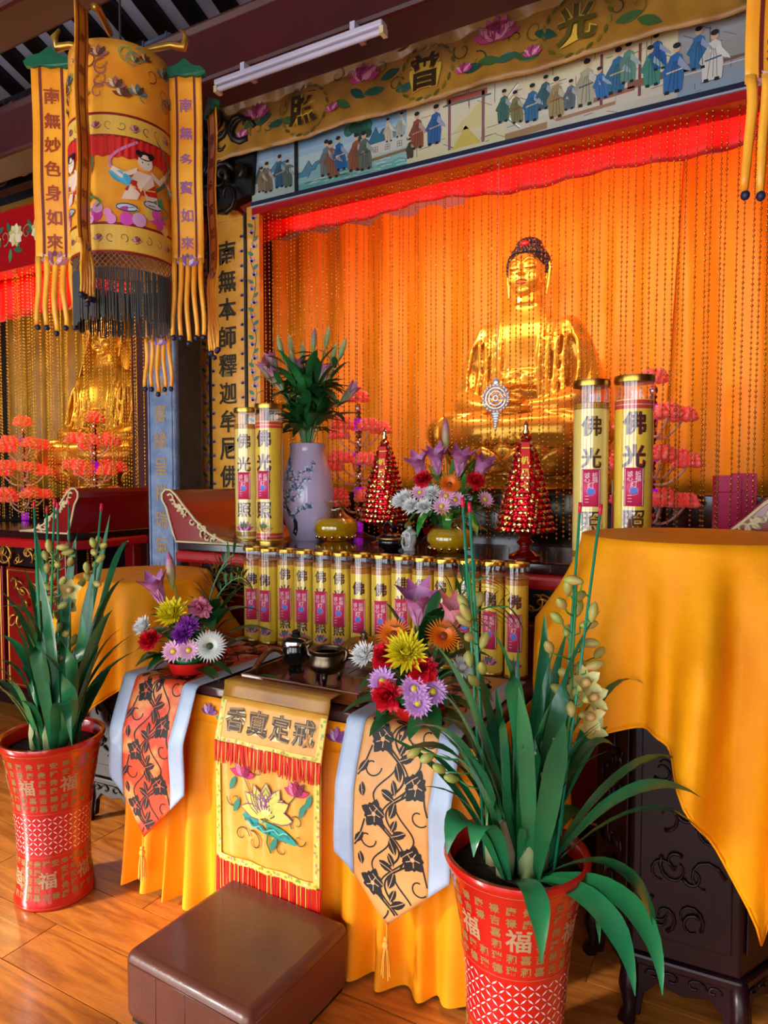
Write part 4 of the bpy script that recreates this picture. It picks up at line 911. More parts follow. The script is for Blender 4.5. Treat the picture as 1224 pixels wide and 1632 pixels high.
FC = {'red_carnation': ('a80612', 'f01830'), 'pink_carnation': ('d04a78', 'f6a8c0'), 'yellow_mum': ('d8b408', 'f8ec30'), 'purple_mum': ('6a1a8a', 'b04ac8'), 'white_mum': ('d8dcd0', 'f6f6f6'), 'white_daisy': ('d8e4d0', 'f4f8f4'),
      'pink_daisy': ('c86aa0', 'f0c0d8'), 'purple_daisy': ('8a3a9a', 'd8a0dc'), 'orange_gerbera': ('e85a08', 'ff8a18'), 'lily': ('e6a8d0', '9a3080'), 'pink_lily': ('f8c8d0', 'f07a8a'), 'lily_bud': ('a8b060', 'b85a92')}
VIEW = Vector((.46, -.88, .1))
def arrange(t, lst, centre, S, seed):
    rnd = random.Random(seed); O = t.location[:]; C0 = Vector(centre)
    for kind, p in lst:
        P = Vector(p); out = (P - C0); out.normalize(); d = (out * .75 + VIEW * .55 + Vector((0, 0, .2))).normalized(); M = frame(P, d, rnd.uniform(0, 3)); c0, c1 = map(H, FC[kind]); m = MB()
        mtl = 'thread'
        if 'carnation' in kind: fl_carnation(m, M, .036 * S, c0, c1, rnd)
        elif kind == 'yellow_mum': fl_mum(m, M, .05 * S, c0, c1, 7, 24, rnd, .1)
        elif kind == 'purple_mum': fl_mum(m, M, .036 * S, c0, c1, 6, 20, rnd, .12)
        elif kind == 'white_mum': fl_mum(m, M, .034 * S, c0, c1, 6, 22, rnd, .1)
        elif kind == 'white_daisy': fl_daisy(m, M, .045 * S, c0, c1, H('3a4a1a'), 30, 4)
        elif kind == 'orange_gerbera': fl_daisy(m, M, .04 * S, c0, c1, H('8a3a08'), 30, 4)
        elif 'daisy' in kind: fl_daisy(m, M, .032 * S, c0, c1, H('d8c818'), 15, 2)
        elif kind in ('lily', 'pink_lily'):
            d = (out * .85 + Vector((0, 0, .35)) + VIEW * .15).normalized(); fl_lily(m, frame(P - d * .05 * S, d, rnd.uniform(0, 3)), .115 * S, c0, c1, .5)
        else: d = (out * .5 + Vector((0, 0, .8))).normalized(); fl_bud(m, frame(P - d * .05 * S, d), .11 * S, c0, c1)
        build(m, kind, mtl, t, org=O, smooth='mum' not in kind)
        # stem down to the vessel
        build(MB().tube(bez(C0 + Vector((0, 0, -.02)), (C0 * .45 + P * .55 + Vector((0, 0, .01))), P - d * .012, 6), .0028, 5), 'stem', 'stem', t, org=O)
def foliage(t, centre, n, rad, L, w, seed, material='leaf_dark', zr=(-.1, .9), name='leaf'):
    rnd = random.Random(seed); O = t.location[:]; C0 = Vector(centre)
    for k in range(n):
        a = 2 * PI * (k + rnd.random() * .8) / n; e = rnd.uniform(*zr); d = Vector((math.cos(a) * math.cos(e), math.sin(a) * math.cos(e), math.sin(e)))
        J = Vector((rnd.uniform(-1, 1), rnd.uniform(-1, 1), rnd.uniform(-1, 1))) * rad * .55
        b = C0 + J + d * rad * .45; tip = C0 + J + d * (rad * .45 + L * rnd.uniform(.6, 1.25)) + Vector((0, 0, -.02)); mid = (b + tip) / 2 + Vector((0, 0, .018))
        build(blade(b, mid, tip, w * rnd.uniform(.8, 1.2), .25, 6, lambda q: math.sin(PI * min(1, .08 + q * .93)) ** .8), name, material, t, org=O, smooth=True)
def palm(t, base, tip, n, L, seed, material='leaf_dark', bend=(0, 0, .03)):
    O = t.location[:]; b, e = Vector(base), Vector(tip); ax = bez(b, (b + e) / 2 + Vector(bend), e, n); rnd = random.Random(seed)
    o = build(MB().tube(ax, .003, 5), 'palm_rib', 'stem', t, org=O)
    for i in range(2, n + 1):
        p = ax[i]; d = (ax[i] - ax[i - 1]).normalized(); s = d.cross(VIEW).normalized(); ll = L * (1 - .55 * abs(i / n - .35))
        for q in (-1, 1):
            v = (d * .75 + s * q * .75 + VIEW * .12).normalized()
            build(blade(p, p + v * ll * .55, p + v * ll + Vector((0, 0, -.02)), .006, .2, 4), 'palm_leaflet', material, o, org=O, smooth=True)
def dish(loc, r, label):
    t = thing('flower_arrangement', label, 'flowers', loc)
    build(MB().lathe([(r * .7, 0), (r * .8, .004), (r, .04), (r * 1.03, .046), (r * .95, .044), (r * .7, .012)], 28), 'bowl', 'bowl_red', t, smooth=True, sharp=60)
    build(MB().ball((0, 0, .05), (r * .75, r * .75, .035), 12, 8), 'floral_foam', 'leaf_dark', t, smooth=True); return t
A = dish((-1.83, 1.855, .796), .078, 'mixed flower arrangement in a red bowl on the left brocade runner')
arrange(A, FL_A, (-1.82, 1.86, .86), 1.22, 3); foliage(A, (-1.83, 1.87, .87), 26, .1, .15, .028, 4, zr=(-.25, .8)); foliage(A, (-1.82, 1.89, .95), 26, .1, .15, .027, 5, zr=(-.3, 1.2))
for k, (tx, ty, tz, L) in enumerate(((-1.74, 2.0, 1.22, .12), (-1.68, 1.98, 1.14, .1), (-1.80, 2.05, 1.18, .1))): palm(A, (-1.82, 1.9, .88), (tx, ty, tz), 9, L, k, 'leaf_dark', (-.03, .02, .06))
for k in range(4):   # long flat blades poking out at both sides
    z = .885 + .028 * k; build(blade((-1.86, 1.9, .86 + .02 * k), (-1.97, 1.95, z), (-2.12, 1.99, z + .01), .009, .1, 5), 'flat_blade', 'leaf_dark', A, org=A.location[:], smooth=True)
B = dish((-.88, 1.83, .796), .085, 'mixed flower arrangement in a red bowl on the right brocade runner')
arrange(B, FL_B, (-.88, 1.83, .87), 1.25, 6); foliage(B, (-.88, 1.84, .87), 26, .1, .16, .03, 7, zr=(-.25, .8)); foliage(B, (-.88, 1.87, .96), 28, .1, .16, .028, 8, zr=(-.3, 1.2))
for k, (tx, ty, tz, L) in enumerate(((-.74, 2.02, 1.2, .13), (-.66, 1.98, 1.12, .11), (-.80, 2.06, 1.2, .1))): palm(B, (-.86, 1.9, .9), (tx, ty, tz), 10, L, k + 5, 'leaf_dark', (-.03, .02, .06))
for k in range(4):
    z = .85 + .036 * k; build(blade((-.95, 1.86, .86 + .01 * k), (-1.02, 1.83, z), (-1.11, 1.80, z + .004), .011, .1, 5), 'flat_blade', 'leaf', B, org=B.location[:], smooth=True)
Cb = thing('flower_basket', 'altar bouquet of pink lilies, gerbera and white mums in a red vessel', 'flowers', (-1.24, 2.86, 1.19))
build(MB().lathe([(.075, 0), (.09, .03), (.12, .09), (.125, .1), (.11, .09), (.08, .03)], 8), 'vessel', 'red_glass', Cb)
FLC = [(k, (p[0] - .005, p[1] + .05, p[2] - .005)) for k, p in FL_C]
arrange(Cb, FLC, (-1.24, 2.88, 1.32), 1.3, 9); foliage(Cb, (-1.24, 2.88, 1.32), 34, .13, .14, .026, 10, zr=(-.4, .9)); foliage(Cb, (-1.24, 2.9, 1.38), 70, .13, .15, .013, 11, 'fern', zr=(-.3, 1.3), name='fern_sprig')
for k, a in enumerate((-2.5, -1.9, -1.2, -.5, -2.9)):
    d = Vector((math.cos(a), math.sin(a), 0)); b = Vector((-1.24, 2.87, 1.31)); build(blade(b, b + d * .13 + Vector((0, 0, .05)), b + d * .2 + Vector((0, 0, -.06)), .028, .15, 8, lambda q: math.sin(PI * min(1, .1 + .9 * q)) ** .6), 'striped_leaf', 'leaf_variegated', Cb, org=Cb.location[:], smooth=True)
# ------------------------------------------------------------------ lavender vase of lily buds
Vz = thing('flower_vase', 'tall lavender vase with blue plum branches holding lily buds', 'vase', (-2.13, 3.06, 1.19))
vr = [(.085, 0), (.09, .01), (.118, .09), (.138, .19), (.14, .25), (.128, .33), (.105, .41), (.09, .46), (.092, .48), (.099, .497), (.093, .499), (.085, .48)]
build(MB().lathe(vr, 36), 'vase_body', 'vase_glaze', Vz, smooth=True, sharp=60)
def vrad(z):
    for (a, b), (c, d) in zip(vr[1:9], vr[2:10]):
        if b <= z <= d: return a + (c - a) * (z - b) / (d - b)
    return .1
mpv = lambda u, v, h: ((vrad(v) + h) * math.cos(-1.1 + u / .13), (vrad(v) + h) * math.sin(-1.1 + u / .13), v)
m = MB(); rv = random.Random(4)
trunk = [(-.08 + .03 * math.sin(i * .9), .03 + .032 * i) for i in range(12)]; m.stroke(trunk, [.03, .028, .025, .022, .02, .016, .013, .01, .008, .007, .006, .004], mpv, .0012, H('1f2a3a'))
for i in range(3, 11):
    x, z = trunk[i]; s = 1 if i % 2 else -.6; br = [(x + s * .02 * k, z + .012 * k + .006 * math.sin(k * 2 + i)) for k in range(6)]; m.stroke(br, .005, mpv, .0012, H('1f2a3a'))
    for k in range(6):
        fx, fz = br[k][0] + rv.uniform(-.012, .012), br[k][1] + rv.uniform(-.015, .015)
        for j in range(5): m.blob(circ(fx + .009 * math.cos(j * 1.256), fz + .009 * math.sin(j * 1.256), .0075, 7), mpv, .0015 + j * 1e-4, H(rv.choice(('c8d0e6', '8a96b8', '5a6488'))))
        m.blob(circ(fx, fz, .004, 6), mpv, .0022, H('2a3048'))
tag(build(m, 'plum_branches', 'gloss_paint', Vz), kind='stuff')
rv = random.Random(12); O = Vz.location[:]; C0 = Vector((-2.13, 3.06, 1.7))
for kd, p in FL_D:
    P = Vector(p) + Vector((.03, -.04, 0)); out = (P - C0 - Vector((0, 0, .15))).normalized(); d = (out * .8 + Vector((0, 0, .5))).normalized(); m = MB()
    if kd == 'b': fl_bud(m, frame(P - d * .06, d), .125, H('7aa05a'), H('c8c890' if rv.random() < .5 else 'b07aa0'))
    else: fl_lily(m, frame(P - d * .06, d, rv.random() * 3), .14, H('a8b878'), H('b04a94'), .12)
    build(m, 'lily_bud', 'thread', Vz, org=O, smooth=True)
    build(MB().tube(bez(C0 - Vector((0, 0, .1)), C0 * .5 + (P - d * .06) * .5 + Vector((0, 0, .03)), P - d * .055, 7), .004, 5), 'stem', 'stem', Vz, org=O)
    for j in range(5):
        t = rv.uniform(.25, .95); b = C0.lerp(P, t); a = rv.uniform(0, 6.3); v = Vector((math.cos(a), math.sin(a), rv.uniform(-.5, .7))).normalized()
        build(blade(b, b + v * .07 + Vector((0, 0, .012)), b + v * .14, .016, .25, 6, lambda q: math.sin(PI * min(1, .08 + q * .93))), 'leaf', 'leaf_dark', Vz, org=O, smooth=True)
foliage(Vz, (-2.13, 3.06, 1.78), 64, .09, .19, .026, 14, zr=(-.3, 1.1)); foliage(Vz, (-2.12, 3.05, 1.95), 60, .09, .18, .026, 15, zr=(-.5, 1.1))

Vz.location = (-2.085, 2.975, 1.19)
# ================================================================== small things on the altar
def oil_lamp(loc, s, label):
    t = thing('oil_lamp', label, 'oil lamp', loc, group='glass oil lamps on the altar table')
    pr = [(.05, 0), (.055, .004), (.085, .022), (.103, .05), (.1, .08), (.075, .108), (.045, .125), (.036, .14), (.04, .155), (.052, .172), (.055, .18)]
    build(MB().lathe([(a * s, b * s) for a, b in pr], 32, caps=False), 'glass_flask', 'amber_glass', t, smooth=True)
    build(MB().lathe([(a * s * .95, b * s + .002) for a, b in pr[:5]] + [(.076 * s, .102 * s), (.001, .102 * s)], 28), 'oil', 'oil', t, smooth=True, sharp=50)
    build(MB().lathe([(.05 * s, .178 * s), (.056 * s, .178 * s), (.056 * s, .184 * s), (.05 * s, .184 * s), (.05 * s, .178 * s)], 28, caps=False), 'rim', 'amber_glass', t, smooth=True)
    m = MB()
    for k in range(16): a = 2 * PI * k / 16; m.ball((.088 * s * math.cos(a), .088 * s * math.sin(a), .022 * s), .009 * s, 6, 5)
    build(m, 'beaded_foot', 'foil_gold', t, smooth=True); return t
oil_lamp((-1.90, 2.96, 1.19), 1.12, 'round glass lamp of yellow oil at the foot of the lavender vase')
oil_lamp((-1.165, 2.715, 1.19), 1.0, 'round glass lamp of yellow oil in front of the lily bouquet')
def tower(loc, s, label):
    t = thing('blessing_tower', label, 'tower', loc, group='red and gold foil blessing towers')
    build(MB().lathe([(.07 * s, 0), (.072 * s, .008), (.05 * s, .016), (.025 * s, .03), (.022 * s, .045), (.04 * s, .06), (.022 * s, .075), (.025 * s, .085), (.08 * s, .1), (.11 * s, .112), (.112 * s, .12)], 28), 'stand', 'red_glass', t, smooth=True, sharp=50)
    build(MB().lathe([(.1 * s, .115 * s + .0), (.098 * s, .2 * s), (.08 * s, .32 * s), (.05 * s, .45 * s), (.02 * s, .53 * s), (.006 * s, .56 * s)], 20), 'core', 'foil_red', t, smooth=True)
    nr = 17
    for q in range(nr):
        z = (.125 + .405 * q / (nr - 1)) * s; r = (.108 * (1 - q / (nr - 1)) ** .75 + .012) * s; n = max(5, int(2 * PI * r / (.021 * s)))
        m = MB()
        for k in range(n):
            a = 2 * PI * (k + .5 * (q % 2)) / n; p = Vector((r * math.cos(a), r * math.sin(a), z)); d = Vector((math.cos(a), math.sin(a), .5))
            M = frame(p, d, a); m.lathe([(.012 * s, -.008 * s), (.0145 * s, .002 * s), (.009 * s, .011 * s), (.001, .014 * s)], 5, mi=1 if (k * 2 + q) % 5 < 2 else 0, M=M)
        build(m, 'bud_ring', ['foil_gold', 'foil_red'], t)
    build(MB().lathe([(.008 * s, .54 * s), (.016 * s, .56 * s), (.008 * s, .575 * s), (.012 * s, .585 * s), (.002, .61 * s)], 12), 'finial', 'foil_gold', t, smooth=True)
    f = lambda u, v, h: (.0 + u, -(.122 - .098 * (v / .56 / s) ** 1.0) * s - .016 - h, v)
    tb = build(MB().grid(lambda u, v: f((u - .5) * .036 * s, (.29 + .22 * v) * s, 0), 2, 6), 'ribbon_tag', 'red_cloth', t, solid=.002)
    m = MB()
    for k, ch in enumerate('一帆风顺'): m = MB(); m.text(ch, 0, (.485 - .055 * k) * s, .036 * s, f, .002, H('f4d23a'), bold=.03, res=1); build(m, 'tag_character', 'paint', tb)
    m = MB(); t.rotation_euler = (0, 0, R(16)); return t
tower((-1.60, 2.93, 1.19), 0.92, 'red and gold foil tower with tag between the vase and the lily bouquet')
tower((-.835, 2.71, 1.19), 0.9, 'red and gold foil tower with tag right of the lily bouquet')
t = thing('lidded_burner', 'small black lidded burner with looped handle at the altar front edge', 'incense burner', (-1.425, 2.67, 1.19))
build(MB().lathe([(.03, 0), (.035, .006), (.06, .02), (.066, .04), (.06, .055)], 28), 'bowl', 'black_glaze', t, smooth=True)
build(MB().lathe([(.064, .055), (.06, .064), (.035, .075), (.008, .08)], 28), 'lid', 'black_glaze', t, smooth=True, sharp=50)
build(MB().lathe([(.065, .05), (.067, .053), (.067, .058), (.064, .06)], 28, caps=False), 'brass_rim', 'brass', t, smooth=True)
build(MB().tube([(-.03, 0, .07), (-.04, 0, .1), (-.02, 0, .128), (.0, 0, .12), (.005, 0, .1)], .006, 7), 'handle', 'black_glaze', t, smooth=True)
t = thing('ceramic_jar', 'tiny white carved ceramic jar with lid beside the black burner', 'jar', (-1.35, 2.7, 1.19))
build(MB().lathe([(.025, 0), (.026, .008), (.02, .016), (.028, .04), (.03, .06), (.026, .072)], 20), 'jar_body', 'white_ceramic', t, smooth=True)
build(MB().lathe([(.034, .072), (.032, .08), (.02, .09), (.008, .098), (.011, .106), (.003, .112)], 20), 'lid', 'white_ceramic', t, smooth=True, sharp=50)
carving('relief', -.015, .015, -.02, .025, .06, 5, 'white_ceramic', t, rr=(.003, .004), seed=3).scale = (.6, 1, 1)
t = thing('red_tin', 'small red and black tin behind the tall candles at the left', 'tin', (-2.36, 2.88, 1.19))
build(MB().lathe([(.045, 0), (.045, .09)], 24), 'tin_body', 'bright_red_lacquer', t, smooth=True, sharp=40); build(MB().lathe([(.046, .09), (.046, .14), (.03, .155)], 24), 'tin_lid', 'black_glaze', t, smooth=True, sharp=40)

# ================================================================== lotus lamps
def lotus_mesh(s, seed, full=True):
    m = MB(); rnd = random.Random(seed)
    for l in range(4):
        n = 10 - l
        for k in range(n):
            a = 2 * PI * (k + .5 * l) / n; e = .15 + .38 * l; M = frame((s * .25 * math.cos(a), s * .25 * math.sin(a), s * .05 * l), (math.cos(a) * math.cos(e), math.sin(a) * math.cos(e), math.sin(e)))
            m.lathe([(s * .06, 0), (s * .16, s * .22), (s * .2, s * .42), (s * .15, s * .6), (.0005, s * .72)], 7, M=M)
    m.ball((0, 0, s * .25), s * .3, 8, 6)
    return m
def lotus_lamp(loc, label, material, spots, colh, s=.075):
    t = thing('lotus_lamp', label, 'lamp', loc, group='acrylic lotus lamps in the shrines')
    build(MB().lathe([(.1, 0), (.1, .012), (.06, .02), (.03, .04)], 28), 'base', 'amber_acrylic', t, smooth=True, sharp=40)
    z = .03; k = 0
    while z < colh - .05:
        if k % 4 == 0: build(MB().lathe([(.026, z), (.027, z + .002), (.027, z + .068), (.026, z + .07)], 16), 'purple_cylinder', 'purple_acrylic', t, smooth=True, sharp=40); z += .07
        elif k % 4 == 2: build(MB().ball((0, 0, z + .024), (.02, .02, .025), 14, 10), 'chrome_bead', 'chrome', t, smooth=True); z += .048
        else: build(MB().lathe([(.014, z), (.018, z + .006), (.01, z + .02), (.018, z + .034), (.014, z + .04)], 14), 'amber_bead', 'amber_acrylic', t, smooth=True); z += .04
        k += 1
    me = None
    for i, (dx, dy, dz) in enumerate(spots):
        if me is None: o = build(lotus_mesh(s, i), 'lotus_flower', material, t, smooth=True); me = o.data
        else: o = bpy.data.objects.new('lotus_flower', me); COL.objects.link(o); o.parent = t
        o.location = (dx, dy, dz); o.rotation_euler = (0, 0, i * .7)
        if abs(dx) + abs(dy) > .02:
            build(MB().tube(bez((0, 0, dz - .08), (dx * .5, dy * .5, dz - .075), (dx, dy, dz), 7), [.007] * 4 + [.006] * 4, 6), 'acrylic_branch', 'clear_acrylic', t, smooth=True)
    return t
SP = [(0, 0, .80)]
for l, (z, r, n, a0) in enumerate(((.62, .13, 5, .3), (.43, .155, 6, .9), (.22, .145, 5, .1))):
    for k in range(n): a = a0 + 2 * PI * k / n; SP.append((r * math.cos(a), r * math.sin(a), z + .03 * math.sin(k * 2.3)))
L1 = lotus_lamp((-.455, 3.455, 1.16), 'coral lotus lamp on a purple and chrome post at the right of the shrine', 'lotus_pink', SP, .8)
L2 = dup(L1, (-2.06, 3.455, 1.16), .4, 'coral lotus lamp behind the lavender vase')
SPg = [p for i, p in enumerate(SP)]
L3 = lotus_lamp((-4.33, 3.46, 1.14), 'glowing red lotus lamp beside the stone column in the side shrine', 'lotus_glow', SPg, .8, .085)
L4 = dup(L3, (-5.17, 3.46, 1.14), .8, 'glowing red lotus lamp at the left edge of the side shrine')
# ------------------------------------------------------------------ gift boxes, cards
for (x, y, w, d, h, lab, mt) in ((-.135, 3.345, .1, .07, .36, 'tall magenta paper box standing right of the coral lotus lamp', 'magenta_box'), (-.07, 3.40, .09, .06, .37, 'darker magenta paper box behind the right magenta box', 'magenta_box'), (-.575, 3.33, .075, .05, .34, 'red paper box with cream top between tall candle and lotus lamp', 'magenta_box')):
    b = thing('paper_box', lab, 'box', (x, y, 1.16), rotz=R(12))
    build(MB().box((-w / 2, -d / 2, 0), (w / 2, d / 2, h * .8)), 'box_body', mt, b, bevel=.002)
    build(MB().box((-w / 2 - .001, -d / 2 - .001, h * .8), (w / 2 + .001, d / 2 + .001, h)), 'box_lid', mt if x > -.5 else 'carving_cream', b, bevel=.002)
    if x < -.5: build(MB().box((-.02, -d / 2 - .003, h * .84), (.02, -d / 2, h * .96)), 'seal', 'carving_gold', b)
# ================================================================== golden statues
def remesh(o, vox, it=2):
    q = o.modifiers.new('remesh', 'REMESH'); q.mode = 'VOXEL'; q.voxel_size = vox; q.use_smooth_shade = True
    q = o.modifiers.new('smooth', 'SMOOTH'); q.factor = .5; q.iterations = it
def ring(m, rows, n=28):
    vs = []
    for z, rx, ry, y in rows:
        for k in range(n):
            a = 2 * PI * k / n; c, s = math.cos(a), math.sin(a); e = .82
            vs.append((rx * math.copysign(abs(c) ** e, c), y + ry * math.copysign(abs(s) ** e, s), z))
    fs = [(i * n + k, i * n + (k + 1) % n, (i + 1) * n + (k + 1) % n, (i + 1) * n + k) for i in range(len(rows) - 1) for k in range(n)]
    fs += [tuple(range(n - 1, -1, -1)), tuple((len(rows) - 1) * n + k for k in range(n))]
    m.add(vs, fs)
def statue(loc, label, rotz, veil=False):
    t = thing('buddha_statue' if not veil else 'bodhisattva_statue', label, 'statue', loc, rotz)
    B0 = .26        # lotus throne height
    # ---- body: one continuous surface
    m = MB()
    ring(m, [(B0 + .0, .34, .27, -.02), (B0 + .12, .33, .25, -.02), (B0 + .22, .255, .18, .0), (B0 + .38, .235, .155, .01), (B0 + .55, .26, .155, .01), (B0 + .66, .275, .15, .015), (B0 + .74, .25, .135, .02), (B0 + .80, .185, .11, .025), (B0 + .85, .1, .085, .02), (B0 + .93, .083, .08, .01), (B0 + 1.0, .08, .08, .01)])
    for s in (-1, 1):
        m.ball((s * .24, .015, B0 + .685), (.112, .112, .11), 16, 12)
        m.tube(bez((s * .255, .02, B0 + .67), (s * .34, .03, B0 + .48), (s * .355, -.05, B0 + .3), 8), [.105, .1, .098, .096, .098, .102, .105, .105, .1], 16)
        m.tube(bez((s * .355, -.05, B0 + .3), (s * .27, -.2, B0 + .24), (s * .07, -.29, B0 + .23), 8), [.1, .098, .093, .088, .08, .07, .058, .048, .04], 14)
        m.tube(bez((s * .14, .0, B0 + .1), (s * .42, -.14, B0 + .1), (s * .36, -.32, B0 + .09), 8), [.15, .15, .148, .145, .14, .135, .13, .125, .115], 16)
        m.tube(bez((s * .4, -.25, B0 + .09), (s * .15, -.38, B0 + .09), (-s * .14, -.36, B0 + .1), 8), [.115, .12, .115, .105, .1, .092, .085, .075, .06], 14)
        # robe folds over the shoulder, sleeve and knees
        for j in range(4):
            x = .12 + .045 * j
            m.tube([(s * (x + .02), .02, B0 + .825 - .025 * j), (s * (x + .018), -.085 + .006 * j, B0 + .77 - .025 * j), (s * (x + .01), -.138 + .008 * j, B0 + .64), (s * x, -.165 + .012 * j, B0 + .48), (s * (x + .01), -.18, B0 + .3), (s * (x + .06), -.25, B0 + .19)], [.012, .014, .015, .015, .016, .014], 8)
        for j in range(4):
            y = -.085 + .03 * j; m.tube([(s * (.26 + .03 * j), y + .01, B0 + .76 - .02 * j), (s * (.325 + .02 * j), y - .005, B0 + .62), (s * (.345 + .025 * j), y - .035, B0 + .46), (s * (.33 + .03 * j), y - .08, B0 + .32)], [.008, .014, .015, .01], 6)
        for j in range(5):
            q = j / 4; m.tube(bez((s * (.15 + .02 * j), -.36 - .03 * q, B0 + .2 - .045 * j), (s * (.36 + .015 * j), -.37 + .01 * j, B0 + .18 - .045 * j), (s * (.48), -.18, B0 + .17 - .045 * j), 7), [.01, .014, .016, .016, .016, .014, .012, .008], 6)
    m.ball((0, -.31, B0 + .225), (.12, .07, .045), 16, 10); m.ball((0, -.37, B0 + .08), (.1, .09, .09), 14, 10)
    for j in range(5): m.tube(bez((.0, -.36, B0 + .17), ((j - 2) * .03, -.44, B0 + .1), ((j - 2) * .06, -.45, B0 + .01), 5), [.014, .018, .02, .022, .022, .02], 7)
    m.tube(bez((-.15, -.12, B0 + .42), (0, -.175, B0 + .45), (.15, -.12, B0 + .42), 8), .018, 8); m.tube(bez((-.16, -.13, B0 + .37), (0, -.19, B0 + .38), (.16, -.13, B0 + .37), 8), .022, 8)
    for s in (-1, 1): m.ball((s * .05, -.18, B0 + .41), (.045, .02, .028), 10, 8)
    remesh(build(m, 'body', 'gold', t, smooth=True), .0105, 2)
    # fingers resting in the lap
    m = MB()
    for s in (-1, 1):
        for j in range(4): m.tube(bez((s * .08, -.345 - .012 * j, B0 + .25), (s * .02, -.36 - .013 * j, B0 + .258), (-s * .045, -.35 - .013 * j, B0 + .25), 5), [.012, .011, .0105, .01, .009, .007], 7)
        m.tube([(s * .09, -.32, B0 + .27), (s * .05, -.33, B0 + .295), (s * .006, -.335, B0 + .305)], [.013, .012, .009], 7)
    build(m, 'fingers', 'gold', t, smooth=True)
    # ---- head
    H0 = B0 + 1.075
    m = MB(); m.ball((0, 0, H0), (.118, .132, .15), 24, 18); m.ball((0, -.028, H0 - .06), (.1, .1, .1), 20, 14); m.ball((0, -.085, H0 - .128), (.042, .035, .03), 12, 10)
    for s in (-1, 1):
        m.ball((s * .055, -.085, H0 - .055), (.045, .04, .05), 14, 10)
        m.ball((s * .048, -.108, H0 + .004), (.033, .022, .017), 14, 10)
        m.tube(bez((s * .012, -.128, H0 + .03), (s * .05, -.125, H0 + .05), (s * .092, -.09, H0 + .03), 6), [.006, .008, .008, .008, .007, .006, .004], 7)
        m.tube([(s * .122, .0, H0 + .05), (s * .13, .005, H0 + .02), (s * .127, 0, H0 - .04), (s * .118, -.005, H0 - .11), (s * .115, -.01, H0 - .15)], [.02, .024, .018, .02, .014], 10, flat=.6)
        m.ball((s * .014, -.142, H0 - .04), (.012, .014, .01), 8, 6)
    m.tube([(0, -.125, H0 + .035), (0, -.14, H0 + .0), (0, -.158, H0 - .036), (0, -.14, H0 - .045)], [.009, .011, .015, .009], 10)
    m.tube([(0, .0, H0 - .1), (0, .0, H0 - .2)], [.085, .09], 18)
    for j in range(2): m.tube([(.088 * math.cos(a), .01 + .086 * math.sin(a), H0 - .155 - .03 * j) for a in [i * PI / 10 for i in range(21)]], .007, 6)
    remesh(build(m, 'head', 'gold', t, smooth=True), .0045, 2)
    m = MB()
    for s in (-1, 1):
        m.tube(bez((s * .018, -.128, H0 - .004), (s * .048, -.136, H0 - .011), (s * .08, -.108, H0 - .002), 6), .0028, 6, col=H('2a1606')); m.tube(bez((s * .014, -.136, H0 + .038), (s * .05, -.134, H0 + .058), (s * .093, -.098, H0 + .036), 6), .0022, 6, col=H('4a2a08'))
    m.tube(bez((-.034, -.13, H0 - .082), (0, -.146, H0 - .077), (.034, -.13, H0 - .082), 6), [.003, .006, .0075, .006, .0075, .006, .003], 8, col=H('8a2418')); m.tube(bez((-.026, -.128, H0 - .092), (0, -.142, H0 - .096), (.026, -.128, H0 - .092), 6), [.003, .006, .007, .008, .007, .006, .003], 8, col=H('8a2418'))
    m.ball((0, -.137, H0 + .058), .008, 10, 8, col=H('5a3a08'))
    build(m, 'face_paint', 'gloss_paint', t, smooth=True)
    if not veil:
        # rows of hair curls, top knot and jewel
        hb = MB(); hb.ball((0, .015, H0 + .035), (.124, .134, .13), 20, 14); hb.ball((0, .02, H0 + .15), (.075, .08, .055), 16, 12)
        build(hb, 'hair_cap', 'hair', t, smooth=True)
        m = MB()
        for i in range(13):
            el = -.35 + i * .15; r = .128 * math.cos(el); n = max(6, int(2 * PI * r / .0195))
            for k in range(n):
                a = 2 * PI * (k + .5 * (i % 2)) / n; x, y, z = r * math.cos(a), .015 + 1.08 * r * math.sin(a), H0 + .035 + .132 * math.sin(el)
                if y < -.03 and z < H0 + .088 + .012 * (1 - (x / .11) ** 2): continue
                m.ball((x, y, z), .0115, 6, 5)
        for i in range(6):
            el = .1 + i * .26; r = .078 * math.cos(el); n = max(5, int(2 * PI * r / .0195))
            for k in range(n): a = 2 * PI * (k + .5 * (i % 2)) / n; m.ball((r * math.cos(a), .02 + r * math.sin(a), H0 + .15 + .058 * math.sin(el)), .011, 6, 5)
        tag(build(m, 'hair_curls', 'hair', t, smooth=True), kind='stuff')
        build(MB().ball((0, -.075, H0 + .155), (.03, .016, .016), 12, 8), 'hair_jewel', 'bowl_red', t, smooth=True)
        m = MB(); m.text('卍', 0, B0 + .62, .06, flatmap(0, -.151, 0), 0, H('9a6a14'), bold=-.01); build(m, 'chest_mark', 'gloss_paint', t)
    else:
        m = MB()
        m.ball((0, .02, H0 + .14), (.07, .075, .11), 16, 12)
        for k in range(9): a = -PI / 2 + (k - 4) * .33; M = frame((.118 * math.cos(a), .01 + .125 * math.sin(a), H0 + .07), (math.cos(a) * .3, math.sin(a) * .3, 1)); m.lathe([(.018, 0), (.024, .03), (.018, .06), (.002, .085)], 7, M=M)
        m.tube([(.128 * math.cos(a), .012 + .136 * math.sin(a), H0 + .068) for a in [i * PI / 12 for i in range(25)]], .012, 8)
        build(m, 'crown', 'gold', t, smooth=True)
        m = MB(); m.grid(lambda u, v: ((.16 + .2 * v) * math.cos(-.25 + u * (PI + .5)), .02 + (.15 + .03 * v) * math.sin(-.25 + u * (PI + .5)), H0 + .19 - .62 * v + .0 * u), 28, 14)
        build(m, 'veil', 'gold', t, smooth=True, solid=.008)
